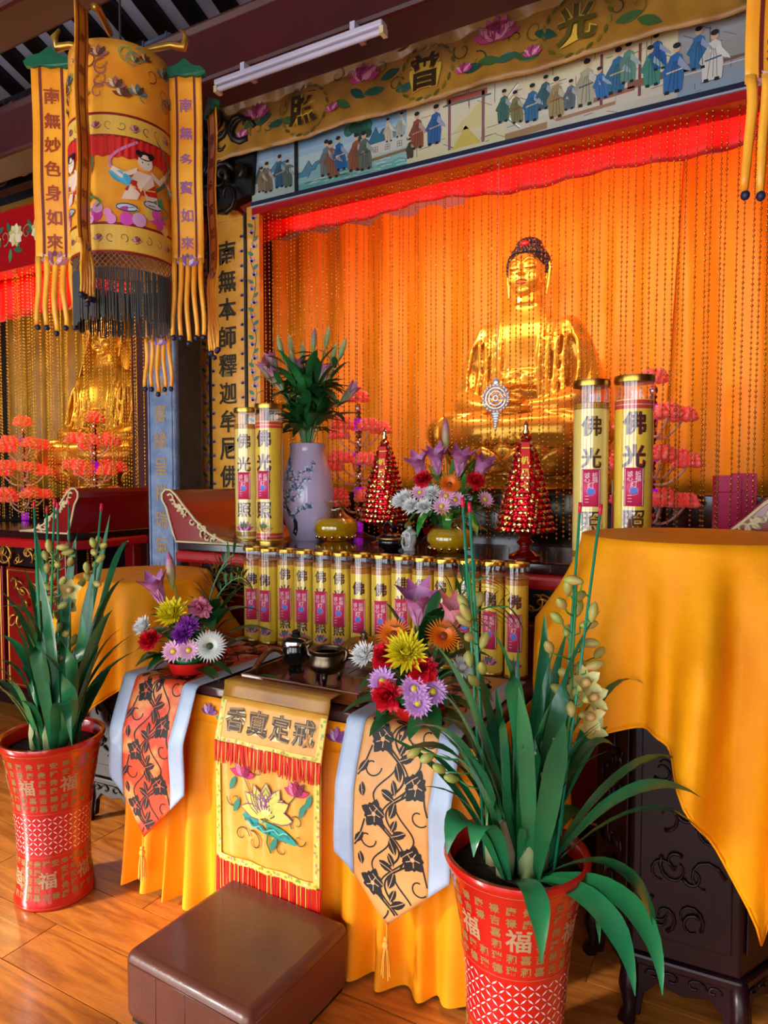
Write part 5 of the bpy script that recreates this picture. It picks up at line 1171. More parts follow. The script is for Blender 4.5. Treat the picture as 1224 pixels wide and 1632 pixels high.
    # ---- lotus throne
    th = build(MB().lathe([(.36, 0), (.42, .02), (.40, .05), (.34, .1), (.34, .13), (.40, .2), (.47, .255), (.46, .262), (.001, .262)], 36), 'lotus_throne', 'gold', t, smooth=True, sharp=50)
    pm = MB(); pm.grid(lambda u, v: ((u - .5) * .2 * (math.sin(PI * min(1, .22 + .78 * v)) ** .7 if v < 1 else .02), -.05 * math.sin(v * 1.9) - .02 * math.cos((u - .5) * 3), .16 * v), 6, 7)
    pu = None
    for rowi, (r, z, n, tilt, sc_) in enumerate(((.40, .115, 14, .25, 1.0), (.385, .13, 14, .1, 1.0), (.375, .10, 14, PI - .35, .85))):
        for k in range(n):
            a = 2 * PI * (k + .5 * (rowi % 2)) / n
            if pu is None: o = build(pm, 'lotus_petal', 'gold', th, smooth=True, solid=.012); pu = o.data
            else:
                o = bpy.data.objects.new('lotus_petal', pu); COL.objects.link(o); o.parent = th; q = o.modifiers.new('thickness', 'SOLIDIFY'); q.thickness = .012; q.offset = 0
            o.location = (r * math.cos(a), r * math.sin(a) * .98, z); o.rotation_euler = (tilt, 0, a + PI / 2); o.scale = (sc_, sc_, sc_)
    return t
bud = statue((-1.285, 4.18, 1.43), 'large golden seated Buddha with dark curled hair behind the bead curtain', 0.0)
guan = statue((-4.93, 4.1, 1.36), 'golden veiled bodhisattva statue seated in the left side shrine', R(8), veil=True)

# ================================================================== bead curtains
def beads(name, x0, x1, y, z0, z1, n, sp, r, seed, label, material, jit=.012, org=(0, 0, 0)):
    rnd = random.Random(seed); m = MB()
    oc = [(0, 0, -1), (1, 0, 0), (0, 1, 0), (-1, 0, 0), (0, -1, 0), (0, 0, 1)]; of = [(0, 2, 1), (0, 3, 2), (0, 4, 3), (0, 1, 4), (5, 1, 2), (5, 2, 3), (5, 3, 4), (5, 4, 1)]
    vs, fs = [], []
    for k in range(n):
        x = x0 + (x1 - x0) * (k + rnd.uniform(-.32, .32)) / (n - 1); yy = y + rnd.uniform(-jit, jit); tl = rnd.uniform(-.012, .012); zb = z0 + rnd.uniform(0, .03); z = z1; ph = rnd.uniform(0, 1) * sp
        m.tube([(x, yy, z1), (x + tl, yy, zb)], r * .22, 3)
        z -= ph
        while z > zb:
            t = (z1 - z) / (z1 - zb); c = len(vs); s = r * rnd.uniform(.85, 1.15)
            vs += [(x + tl * t + a * s, yy + b * s, z + d * s * 1.15) for a, b, d in oc]; fs += [tuple(i + c for i in f) for f in of]
            z -= sp
    m.add(vs, fs)
    o = build(m, name, material, org=org, smooth=True); return tag(o, label, 'bead curtain', kind='stuff')
beads('bead_curtain', -2.55, 0.3, 3.225, 1.2, 3.04, 96, .0215, .0062, 1, 'curtain of gold bead strands hanging in front of the large Buddha', 'gold_bead', org=(-1.2, 3.225, 1.2))
beads('bead_curtain', -6.2, -3.25, 3.24, 1.2, 3.04, 120, .024, .0062, 2, 'dense curtain of bright gold beads in the left side shrine', 'gold_bead_bright', .05, org=(-4.8, 3.24, 1.2))
# silver wheel ornament caught in the strands
w = thing('wheel_ornament', 'silver filigree dharma wheel pendant hanging among the bead strands', 'ornament', (-1.137, 3.2, 1.76))
m = MB()
for r, q in ((.05, .006), (.034, .005), (.012, .006)): m.tube([(r * math.cos(a), 0, .135 + r * math.sin(a)) for a in [i * PI / 14 for i in range(29)]], q, 6)
for k in range(8): a = k * PI / 4; m.tube([(.012 * math.cos(a), 0, .135 + .012 * math.sin(a)), (.05 * math.cos(a), 0, .135 + .05 * math.sin(a))], .003, 5)
build(m, 'wheel', 'silver', w, smooth=True)
m = MB()
for k in range(22): a = 2 * PI * k / 22; m.ball((.064 * math.cos(a), 0, .135 + .064 * math.sin(a)), .009, 6, 5)
for k in range(7): m.ball((0, 0, .06 - .012 * k), (.028 - .0035 * k, .008, .008), 8, 5)
m.ball((0, 0, .212), (.018, .008, .02), 8, 6); m.tube([(0, .0, .22), (0, .012, .5), (0, .02, 1.28)], .0012, 4)
build(m, 'filigree', 'silver', w, smooth=True)

# ================================================================== round stands under yellow velvet
def stand(cx, cy, r, ztop, rot, half, tip, label_s, label_c, seed, square_rot, ymax):
    t = thing('drum_stand', label_s, 'stand', (cx, cy, 0), rotz=rot); n = 6; rr = r * .87
    hexp = lambda q: [(q * math.cos(k * PI / 3), q * math.sin(k * PI / 3)) for k in range(6)]
    build(MB().prism(hexp(rr), .2, ztop - .34, 'Z'), 'cabinet_body', 'purple_wood', t, bevel=.006)
    build(MB().prism(hexp(rr * 1.05), .17, .2, 'Z'), 'base_moulding', 'bright_red_lacquer' if 0 else 'purple_wood', t, bevel=.008)
    build(MB().prism(hexp(rr * 1.05), ztop - .36, ztop - .33, 'Z'), 'top_moulding', 'purple_wood', t, bevel=.008)
    build(MB().lathe([(r * .8, ztop - .33), (r * .98, ztop - .25), (r, ztop - .15), (r * .985, ztop - .01), (r * .97, ztop - .004)], 40), 'drum', 'red_lacquer', t, smooth=True, sharp=40)
    for k in range(6):
        a0, a1 = k * PI / 3, (k + 1) * PI / 3; p0 = Vector((math.cos(a0), math.sin(a0), 0)) * rr; p1 = Vector((math.cos(a1), math.sin(a1), 0)) * rr; ex = (p1 - p0).normalized(); nz = Vector((ex.y, -ex.x, 0)); c = (p0 + p1) / 2; w = (p1 - p0).length
        M = Matrix(((ex.x, nz.x, 0, c.x), (ex.y, nz.y, 0, c.y), (0, 0, 1, 0), (0, 0, 0, 1)))
        # local x along the face, local y outwards
        z1 = ztop - .4
        p = build(MB().box((-w * .42, .001, .26), (w * .42, .008, z1), M=M), 'side_panel', 'purple_wood', t, bevel=.003)
        m = MB(); rnd = random.Random(seed + k)
        for zc in ([.34, .46, .6, .72] if z1 > .8 else [.36, .5]):
            for j in range(5):
                s = rnd.uniform(.02, .05); a = rnd.uniform(0, 6); ox, oz = rnd.uniform(-w * .25, w * .25), zc + rnd.uniform(-.03, .03)
                m.tube([(ox + s * (1 - .6 * v) * math.cos(a + 4.5 * v), .011, oz + 1.2 * s * (1 - .6 * v) * math.sin(a + 4.5 * v)) for v in [i / 8 for i in range(9)]], [.006 * (1 - .6 * i / 8) for i in range(9)], 5, M=M)
        build(m, 'panel_carving', 'purple_wood', p, smooth=True)['kind'] = 'stuff'
        ap = [(-w * .48, .19), (w * .48, .19), (w * .48, .02), (w * .40, .02), (w * .36, .09), (w * .24, .125), (0, .11), (-w * .24, .125), (-w * .36, .09), (-w * .40, .02), (-w * .48, .02)]
        q = build(MB().prism(ap, -.02, .004, 'Y', M=M), 'scalloped_apron', 'purple_wood', t, bevel=.003)
        m = MB()
        for sg in (-1, 1):
            for s, ox in ((.028, .03), (.02, .075)): m.tube([(sg * (ox + s * (1 - .8 * v) * math.cos(5.5 * v)), .006, .15 + s * .8 * (1 - .8 * v) * math.sin(5.5 * v)) for v in [i / 9 for i in range(10)]], .0035, 5, M=M)
        build(m, 'apron_scroll', 'purple_wood', q, smooth=True)['kind'] = 'stuff'
        build(MB().tube([(p0.x * .98, p0.y * .98, .19), (p0.x * 1.03, p0.y * 1.03, .1), (p0.x * 1.0, p0.y * 1.0, .04), (p0.x * 1.06, p0.y * 1.06, .0)], [.022, .026, .018, .024], 8), 'foot', 'purple_wood', t, smooth=True)
    # square cloth thrown over the drum
    c = thing('velvet_cloth', label_c, 'cloth', (cx, cy, ztop)); rc_ = random.Random(seed)
    NA, NR = 150, 30; ph = [rc_.uniform(0, 6) for _ in range(4)]
    def dist(a):
        b = a - square_rot; d = half / max(abs(math.cos(b)), abs(math.sin(b))); return d
    vs = [(0, 0, .003)]; R0 = r + .006
    rowsr = [R0 * .4, R0 * .8, R0 * .97]
    for q in rowsr:
        for k in range(NA): a = 2 * PI * k / NA; vs.append((q * math.cos(a), q * math.sin(a), .003))
    for j in range(NR + 1):
        v = j / NR
        for k in range(NA):
            a = 2 * PI * k / NA; L = dist(a) - R0; b = a - square_rot; cornerness = abs(math.sin(2 * b)) ** 3
            L = L * (1 + tip * cornerness); zz = -L * v; dd = -zz
            fold = (.5 + .5 * math.sin(8 * a + ph[0] + .9 * math.sin(3 * a + ph[1]))) ** 1.7 * .13 + .022 * math.sin(19 * a + ph[2] + dd * 3)
            g = min(1, dd / .28) ** 1.3
            rad = R0 + .004 + g * (fold + .01 + .02 * cornerness) - .05 * max(0, dd - .5) * (1 - cornerness)
            a2 = a + .1 * g * math.sin(8 * a + ph[3]) * min(1, dd)
            vs.append((rad * math.cos(a2), min(rad * math.sin(a2), ymax), zz - .0 + (.003 if j == 0 else 0)))
    fs = [(0, 1 + k, 1 + (k + 1) % NA) for k in range(NA)]
    for i in range(len(rowsr) + NR):
        o0 = 1 + i * NA; o1 = o0 + NA; fs += [(o0 + k, o1 + k, o1 + (k + 1) % NA, o0 + (k + 1) % NA) for k in range(NA)]
    m = MB(); m.add(vs, fs); build(m, 'cloth_drape', 'yellow_velvet', c, smooth=True, solid=.004)
    hem = vs[-NA:]; m = MB(); m.tube([hem[k % NA] for k in range(NA + 1)], .004, 5); build(m, 'hem', 'yellow_velvet', c, smooth=True)
    return t, c
stand(-.165, 2.195, .31, 1.335, R(-58 + 60), .80, .22, 'dark carved hexagonal drum stand at the right under a yellow cloth', 'yellow velvet cloth with long pointed corners over the right round stand', 3, R(-62 + 45), .335)
stand(-2.47, 2.225, .28, 1.07, R(4), .72, .05, 'dark wooden drum stand behind the left orchid under a yellow cloth', 'yellow velvet cloth over the low round stand left of the offering table', 8, R(-100 + 45), .305)

# ================================================================== potted orchids
LEAF_R=[((-0.513, 1.613, 0.612),(-0.589, 1.541, 0.92),(-0.672, 1.461, 1.122),0.0332),((-0.504, 1.606, 0.61),(-0.585, 1.497, 0.897),(-0.656, 1.386, 1.05),0.0265),((-0.525, 1.651, 0.599),(-0.612, 1.644, 0.949),(-0.7, 1.629, 1.136),0.032),((-0.486, 1.649, 0.602),(-0.482, 1.714, 0.917),(-0.49, 1.768, 1.152),0.0288),((-0.475, 1.634, 0.62),(-0.419, 1.659, 0.958),(-0.333, 1.696, 1.188),0.0305),((-0.489, 1.67, 0.591),(-0.481, 1.757, 0.854),(-0.448, 1.845, 1.105),0.0278),((-0.48, 1.609, 0.63),(-0.502, 1.548, 1.015),(-0.583, 1.49, 1.18),0.028),((-0.467, 1.582, 0.638),(-0.466, 1.537, 0.853),(-0.479, 1.516, 1.027),0.0262),((-0.511, 1.68, 0.573),(-0.508, 1.739, 0.805),(-0.507, 1.797, 1.024),0.0278),((-0.522, 1.608, 0.62),(-0.621, 1.521, 0.856),(-0.718, 1.402, 0.917),0.0272),((-0.514, 1.567, 0.633),(-0.581, 1.45, 0.844),(-0.674, 1.311, 0.91),0.0244),((-0.539, 1.665, 0.581),(-0.637, 1.669, 0.805),(-0.76, 1.661, 0.857),0.0245),((-0.454, 1.669, 0.633),(-0.359, 1.781, 0.917),(-0.259, 1.907, 0.96),0.0224),((-0.456, 1.737, 0.651),(-0.364, 1.889, 0.85),(-0.288, 2.033, 0.836),0.022),((-0.451, 1.648, 0.643),(-0.373, 1.677, 0.813),(-0.299, 1.697, 0.862),0.0336),((-0.446, 1.651, 0.635),(-0.275, 1.752, 0.785),(-0.137, 1.828, 0.794),0.0232),((-0.429, 1.637, 0.638),(-0.261, 1.667, 0.764),(-0.106, 1.707, 0.773),0.025),((-0.419, 1.62, 0.641),(-0.232, 1.659, 0.734),(-0.084, 1.68, 0.684),0.0204),((-0.435, 1.611, 0.641),(-0.266, 1.588, 0.622),(-0.17, 1.543, 0.496),0.0284),((-0.418, 1.596, 0.611),(-0.24, 1.554, 0.568),(-0.159, 1.5, 0.426),0.0276),((-0.412, 1.575, 0.592),(-0.282, 1.508, 0.56),(-0.206, 1.452, 0.439),0.0273),((-0.491, 1.511, 0.624),(-0.419, 1.457, 0.582),(-0.393, 1.419, 0.461),0.0263),((-0.532, 1.517, 0.735),(-0.571, 1.427, 0.731),(-0.583, 1.35, 0.687),0.0326),((-0.512, 1.505, 0.737),(-0.527, 1.428, 0.727),(-0.525, 1.359, 0.692),0.0294),((-0.472, 1.679, 0.591),(-0.425, 1.776, 0.634),(-0.388, 1.906, 0.56),0.0213),((-0.528, 1.693, 0.571),(-0.582, 1.731, 0.76),(-0.625, 1.774, 0.945),0.025),((-0.489, 1.693, 0.589),(-0.451, 1.771, 0.805),(-0.407, 1.851, 1.007),0.0278),((-0.45, 1.58, 0.644),(-0.412, 1.564, 0.81),(-0.384, 1.564, 0.948),0.0262),((-0.433, 1.654, 0.566),(-0.348, 1.651, 0.498),(-0.315, 1.641, 0.398),0.0121),]
LEAF_L=[((-2.246, 1.575, 0.581),(-2.29, 1.545, 0.903),(-2.365, 1.481, 1.111),0.0271),((-2.19, 1.55, 0.61),(-2.198, 1.507, 0.966),(-2.273, 1.426, 1.065),0.0284),((-2.275, 1.616, 0.574),(-2.376, 1.632, 0.851),(-2.505, 1.631, 1.091),0.0284),((-2.23, 1.585, 0.603),(-2.296, 1.589, 0.939),(-2.386, 1.587, 1.176),0.0298),((-2.24, 1.602, 0.596),(-2.313, 1.617, 0.991),(-2.394, 1.646, 1.304),0.0348),((-2.165, 1.553, 0.614),(-2.155, 1.529, 0.922),(-2.181, 1.506, 1.197),0.0284),((-2.207, 1.598, 0.603),(-2.197, 1.627, 1.057),(-2.165, 1.659, 1.334),0.0205),((-2.211, 1.654, 0.632),(-2.153, 1.767, 1.099),(-2.149, 1.87, 1.264),0.0284),((-2.156, 1.605, 0.655),(-2.058, 1.655, 1.009),(-1.957, 1.695, 1.152),0.0291),((-2.109, 1.562, 0.654),(-2.0, 1.567, 0.911),(-1.888, 1.568, 1.068),0.0322),((-2.173, 1.617, 0.626),(-2.108, 1.664, 0.83),(-2.021, 1.718, 0.966),0.0295),((-2.08, 1.555, 0.639),(-2.033, 1.547, 0.868),(-2.014, 1.544, 1.047),0.0279),((-2.179, 1.614, 0.626),(-2.123, 1.639, 0.948),(-2.099, 1.665, 1.196),0.0293),((-2.049, 1.549, 0.646),(-2.02, 1.507, 0.847),(-2.043, 1.457, 0.993),0.0274),((-2.045, 1.528, 0.621),(-1.993, 1.473, 0.786),(-2.033, 1.414, 0.941),0.0249),((-2.276, 1.581, 0.573),(-2.364, 1.58, 0.817),(-2.506, 1.565, 0.917),0.0255),((-2.22, 1.532, 0.588),(-2.233, 1.479, 0.792),(-2.273, 1.417, 0.885),0.0218),((-2.209, 1.506, 0.61),(-2.214, 1.443, 0.771),(-2.213, 1.378, 0.832),0.0193),((-2.285, 1.552, 0.558),(-2.334, 1.532, 0.683),(-2.405, 1.496, 0.739),0.0205),((-2.21, 1.652, 0.585),(-2.186, 1.729, 0.709),(-2.171, 1.798, 0.79),0.0307),((-2.149, 1.517, 0.628),(-2.156, 1.48, 0.868),(-2.2, 1.441, 1.022),0.0279),((-2.119, 1.579, 0.625),(-2.042, 1.585, 0.803),(-1.981, 1.604, 0.97),0.0262),((-2.092, 1.487, 0.767),(-2.014, 1.461, 0.765),(-1.963, 1.459, 0.628),0.0228),((-2.257, 1.626, 0.585),(-2.305, 1.67, 0.827),(-2.32, 1.699, 1.107),0.0284),((-2.275, 1.674, 0.591),(-2.249, 1.781, 1.053),(-2.252, 1.864, 1.364),0.0242),]
STAKE_R= [((-0.662, 1.621, 1.453), (-0.59, 1.615, 0.607)), ((-0.639, 1.61, 1.441), (-0.574, 1.602, 0.617)), ((-0.392, 1.723, 1.441), (-0.423, 1.661, 0.612)), ((-0.339, 1.706, 1.438), (-0.424, 1.616, 0.626))]
STAKE_L= [((-2.331, 1.596, 1.42), (-2.284, 1.577, 0.573)), ((-2.316, 1.637, 1.4), (-2.299, 1.602, 0.562)), ((-2.211, 1.593, 1.429), (-2.221, 1.543, 0.584)), ((-2.237, 1.624, 1.416), (-2.212, 1.594, 0.581)), ((-2.254, 1.684, 1.428), (-2.239, 1.647, 0.582)), ((-2.097, 1.7, 1.411), (-2.147, 1.631, 0.626))]
BUD_R= [(-0.393, 1.667, 1.259), (-0.414, 1.7, 1.238), (-0.397, 1.753, 1.208), (-0.417, 1.651, 1.203), (-0.436, 1.684, 1.16), (-0.399, 1.75, 1.179), (-0.35, 1.686, 1.183), (-0.367, 1.72, 1.145), (-0.422, 1.735, 1.121), (-0.441, 1.632, 1.098), (-0.364, 1.72, 1.099), (-0.351, 1.771, 1.065), (-0.343, 1.683, 1.055), (-0.383, 1.706, 1.041), (-0.429, 1.725, 1.015), (-0.366, 1.668, 1.01), (-0.395, 1.696, 0.975), (-0.439, 1.718, 0.971), (-0.352, 1.674, 0.977), (-0.367, 1.709, 0.921), (-0.367, 1.751, 0.868), (-0.391, 1.651, 0.95), (-0.42, 1.678, 0.89), (-0.447, 1.705, 0.813), (-0.438, 1.617, 0.784), (-0.426, 1.673, 0.859), (-0.655, 1.611, 1.195), (-0.619, 1.539, 1.183), (-0.636, 1.574, 1.153), (-0.618, 1.632, 1.2), (-0.61, 1.541, 1.123), (-0.592, 1.595, 1.106), (-0.638, 1.613, 1.05), (-0.581, 1.552, 1.048), (-0.612, 1.579, 1.006), (-0.755, 1.536, 0.813), (-0.693, 1.48, 0.832), (-0.682, 1.529, 0.79), (-0.67, 1.579, 0.749)]
BUD_L= [(-2.207, 1.564, 1.267), (-2.238, 1.603, 1.24), (-2.309, 1.62, 1.223), (-2.164, 1.587, 1.263), (-2.192, 1.628, 1.24), (-2.302, 1.622, 1.177), (-2.178, 1.576, 1.201), (-2.183, 1.631, 1.206), (-2.281, 1.631, 1.142), (-2.161, 1.583, 1.145), (-2.257, 1.586, 1.116), (-2.259, 1.64, 1.085), (-2.141, 1.592, 1.112), (-2.24, 1.593, 1.07), (-2.305, 1.613, 1.05), (-2.159, 1.579, 1.057), (-2.223, 1.599, 1.014), (-2.224, 1.657, 1.039), (-2.201, 1.554, 1.013), (-2.212, 1.603, 0.969), (-2.298, 1.611, 0.935), (-2.147, 1.58, 0.957), (-2.224, 1.592, 0.901), (-2.325, 1.602, 1.039), (-2.165, 1.566, 0.868), (-2.113, 1.673, 1.274), (-2.136, 1.718, 1.276), (-2.066, 1.64, 1.245), (-2.088, 1.684, 1.217), (-2.146, 1.708, 1.189), (-2.088, 1.625, 1.19), (-2.126, 1.659, 1.15), (-2.189, 1.68, 1.119), (-2.054, 1.641, 1.134), (-2.079, 1.691, 1.263), (-2.209, 1.659, 0.912)]
def pot(loc, label):
    t = thing('potted_orchid', label, 'potted plant', loc); Hh = .585
    pr = [(.132, 0), (.136, .008), (.132, .03), (.123, .1), (.121, .18), (.126, .28), (.139, .4), (.156, .5), (.168, .555), (.176, .565), (.18, .575), (.178, .585), (.168, .586), (.162, .575), (.155, .53)]
    p = build(MB().lathe(pr, 56), 'pot', 'ceramic_red', t, smooth=True, sharp=70)
    build(MB().lathe([(.001, .542), (.06, .546), (.156, .538)], 24), 'soil', 'soil', t, smooth=True)
    def rad(z):
        for (a, b), (c, d) in zip(pr, pr[1:]):
            if b <= z <= d: return a + (c - a) * (z - b) / max(d - b, 1e-6)
        return .13
    mp = lambda u, v, h: ((rad(v) + h) * math.cos(-PI / 2 + u), (rad(v) + h) * math.sin(-PI / 2 + u), v)      # u is an angle
    m = MB(); rnd = random.Random(3); g = H('8f6a3c'); NC = 26
    rows_up = [.525 - .0315 * k for k in range(6)]; rows_lo = [.165 - .0285 * k for k in range(5)]
    chars = '禄寿喜祥瑞康宁吉安和贵德'
    def glyphs(rows, bigs):
        for i, z in enumerate(rows):
            for k in range(NC):
                u = 2 * PI * k / NC
                if any(abs(((u - bu + PI) % (2 * PI)) - PI) < .26 and abs(z - bz) < .034 for bu, bz in bigs): continue
                vs_, fs_ = glyph(chars[(k * 5 + i * 7) % len(chars)], .03, 1); s = .025
                m.add([mp(u + x * s / rad(z), z + y * s, .0006) for x, y in vs_], fs_, g)
        for bu, bz in bigs:
            vs_, fs_ = glyph('福', .02, 2); s = .06
            m.add([mp(bu + x * s / rad(bz), bz + y * s, .0008) for x, y in vs_], fs_, mixc(g, (1, .9, .7), .12))
    glyphs(rows_up, [(a, .448) for a in (-.5, .35, 1.3, 2.3, 3.3, 4.3)]); glyphs(rows_lo, [(a, .108) for a in (-.3, .75, 1.8, 2.9, 4.0, 5.0)])
    tag(build(m, 'gilt_characters', 'thread', p), kind='stuff')
    m = MB(); wht = H('e6c8cc'); z0, z1 = .195, .335
    for k in range(24):
        for sg in (-1, 1):
            n = 8
            for j in range(n):
                ua, ub = 2 * PI * k / 24 + sg * (j + .08) * PI / 24, 2 * PI * k / 24 + sg * (j + .92) * PI / 24; za, zb = z0 + (z1 - z0) * (j + .12) / n, z0 + (z1 - z0) * (j + .88) / n
                um, zm = (ua + ub) / 2, (za + zb) / 2
                m.add([mp(ua, za, .001), mp(um + .013, zm - sg * .0014, .001), mp(ub, zb, .001), mp(um - .013, zm + sg * .0014, .001)], [(0, 1, 2, 3)], wht)
    for z in (.012, .345, .188, .562): m.tube([mp(2 * PI * i / 56, z, .0004) for i in range(57)], .0013, 4, col=H('b04a3a'))
    tag(build(m, 'lattice_band', 'gloss_paint', p), kind='stuff')
    return t
def orchid(t, leaves, stakes, buds, seed, extra):
    O = t.location[:]; rnd = random.Random(seed); C0 = Vector((O[0], O[1], .55))
    for b, mi, e, w in leaves:
        w *= .74 if e[2] > b[2] + .32 else 1.05
        b = Vector(b); d = Vector((b.x - C0.x, b.y - C0.y, 0)); b = C0 + d * min(1, .075 / max(d.length, 1e-3)); b.z = .545
        build(blade(b, mi, e, w, .22, 12, None, rnd.uniform(-.25, .25)), 'leaf', 'leaf', t, org=O, smooth=True)
    for k in range(extra):
        a = rnd.uniform(0, 6.3); L = rnd.uniform(.3, .56); b = C0 + Vector((math.cos(a), math.sin(a), 0)) * .05; h = rnd.uniform(.55, 1.0)
        e = b + Vector((math.cos(a) * L * (1.1 - h), math.sin(a) * L * (1.1 - h), L * h)); mi = (b + e) / 2 + Vector((-math.cos(a) * .02, -math.sin(a) * .02, .05))
        build(blade(b, mi, e, rnd.uniform(.009, .013), .25, 9, None, rnd.uniform(-.5, .5)), 'leaf', 'leaf', t, org=O, smooth=True)
    for k in range(6):
        a = k * 1.05 + .3; p = C0 + Vector((math.cos(a) * .055, math.sin(a) * .055, -.01)); build(MB().tube([p, p + Vector((0, 0, .06)), p + Vector((math.cos(a) * .01, math.sin(a) * .01, .14))], [.022, .026, .008], 8), 'pseudobulb', 'sheath', t, org=O, smooth=True)
    for k, (a, b) in enumerate(stakes):
        a, b = Vector(a), Vector(b); d = Vector((b.x - C0.x, b.y - C0.y, 0)); b = C0 + d * min(1, .09 / max(d.length, 1e-3)); b.z = .5
        s = build(MB().tube([b, a], .0038, 6), 'support_stake', 'stake', t, org=O, smooth=True)
        dd = (a - b).normalized(); build(MB().tube([a - dd * .022, a + dd * .004], .005, 6), 'stake_tip', 'stake_tip', s, org=O, smooth=True)
    # flower spikes: stems follow the stakes, each bud hangs on a short stalk
    segs = [(Vector(a), Vector(b)) for a, b in stakes]
    for k, p in enumerate(buds):
        P = Vector(p); best = min(segs, key=lambda s: ((P - s[0]).cross(P - s[1])).length / (s[0] - s[1]).length)
        d = best[0] - best[1]; tt = max(.05, min(.95, (P - best[1]).dot(d) / d.length_squared - .04)); q = best[1] + d * tt
        ax = (P - q); ax = (ax.normalized() * .7 + Vector((rnd.uniform(-.3, .3), rnd.uniform(-.3, .3), rnd.uniform(-.5, .5)))).normalized()
        L = rnd.uniform(.038, .052); m = MB()
        m.lathe([(.002, 0), (.008, L * .15), (.0125, L * .45), (.0115, L * .7), (.006, L * .92), (.001, L)], 8, M=frame(P - ax * L * .5, ax))
        bo = build(m, 'flower_bud', 'bud', t, org=O, smooth=True); build(MB().tube([q, (q + P) / 2 + Vector((0, 0, -.006)), P - ax * L * .45], .0022, 5), 'bud_stalk', 'stem', bo, org=O, smooth=True)
        if (seed == 1 and k in (15, 16, 18, 19, 20)) or (seed == 2 and k in (12, 17)):
            m = MB(); M = frame(P, (Vector((.3, -.8, .1)) + ax * .6).normalized())
            for j in range(5): petal(m, M, .045, .028, .35, .9, j * 1.256, .004, H('c8c070'), H('dcd890'), 4, .5)
            m.ball((0, 0, .012), (.012, .012, .014), 8, 6, col=H('c8a060'), M=M); build(m, 'orchid_bloom', 'thread', t, org=O, smooth=True)
    for (a, b) in stakes[::2]:
        a, b = Vector(a), Vector(b); b2 = b.lerp(a, .78); build(MB().tube([b.lerp(a, .02) + Vector((.006, 0, 0)), b.lerp(a, .4) + Vector((.009, 0, 0)), b2 + Vector((.004, 0, 0))], [.005, .0045, .003], 6), 'flower_spike', 'stem', t, org=O, smooth=True)
pl = pot((-2.235, 1.58, 0), 'orchid with tall stakes in a red ceramic pot at the left'); orchid(pl, LEAF_L, STAKE_L, BUD_L, 2, 20)
pr_ = pot((-.515, 1.625, 0), 'large orchid in a red ceramic pot at the front right'); orchid(pr_, LEAF_R, STAKE_R, BUD_R, 1, 30)

# ================================================================== hanging banner lanterns
LX, LY, LZ = -2.275, 1.975, 2.356
def streamer(parent, x, y, w, ztop, zlot, ztail, text, ccol, rot, lotcol, cap=True):
    t = bpy.data.objects.new('streamer', None); 
    M = Matrix.Translation((x, y, 0)) @ Matrix.Rotation(rot, 4, 'Z')
    f = lambda u, v, h: tuple(M @ Vector((u, -h + .004 * math.sin(v * 14) + .002 * math.sin(u * 50), v)))
    o = build(MB().grid(lambda u, v: f((u - .5) * w, zlot + (ztop - zlot) * v, 0), 8, 20), 'streamer', 'lantern_satin', parent, smooth=True, solid=.003)
    m = MB()
    for s in (-1, 1): m.stroke([(s * w * .27, zlot + (ztop - zlot) * i / 20) for i in range(21)], w * .07, f, .003, H('6a1408'))
    build(m, 'red_stripe', 'paint', o)
    m = MB(); n = len(text)
    for k, ch in enumerate(text): c_ = MB(); c_.text(ch, 0, ztop - .12 - (ztop - zlot - .2) * k / max(1, n - 1), w * .4, f, .004, H(ccol), bold=.02, res=2); build(c_, 'character', 'thread', o)
    lotus2(m, 0, zlot - .01, w * .38, f, lotcol, 7, .006)
    tag(build(m, 'embroidery', 'thread', o), kind='stuff')
    for k in range(5):
        u0 = (k - 2) * w * .21; m = MB(); ww = w * .085; zt = ztail + .012 * abs(k - 2) + .01 * (k % 2)
        m.grid(lambda a, v: f(u0 * (1 + .12 * v) + (a - .5) * 2 * ww * (1 - .25 * v) + .004 * math.sin(v * 5 + k), zlot + .02 - (zlot + .02 - zt) * v, .002 + .006 * math.sin(a * PI) + .003 * math.sin(v * 9 + k)), 3, 8)
        q = build(m, 'tail', 'lantern_satin', o, smooth=True, solid=.002)
    for k in range(5):
        u0 = (k - 2) * w * .21 * 1.12; zt = ztail + .012 * abs(k - 2) + .01 * (k % 2)
        build(MB().ball(f(u0, zt - .008, .004), (.011, .011, .012), 10, 8), 'pompom', 'navy', o, smooth=True)
    if cap:
        m = MB()
        pts = [(-.62, 0), (-.66, .12), (-.5, .3), (-.25, .36), (0, .62), (.25, .36), (.5, .3), (.66, .12), (.62, 0), (.4, -.06), (.2, .0), (0, -.06), (-.2, 0), (-.4, -.06)]
        m.add([f(a * w, ztop + b * w * .8 - .01, .012) for a, b in pts] + [f(a * w, ztop + b * w * .8 - .01, -.012) for a, b in pts], [tuple(range(14)), tuple(range(27, 13, -1))] + [(i, 14 + i, 14 + (i + 1) % 14, (i + 1) % 14) for i in range(14)])
        build(m, 'green_cap', 'green_satin', o)
    return o
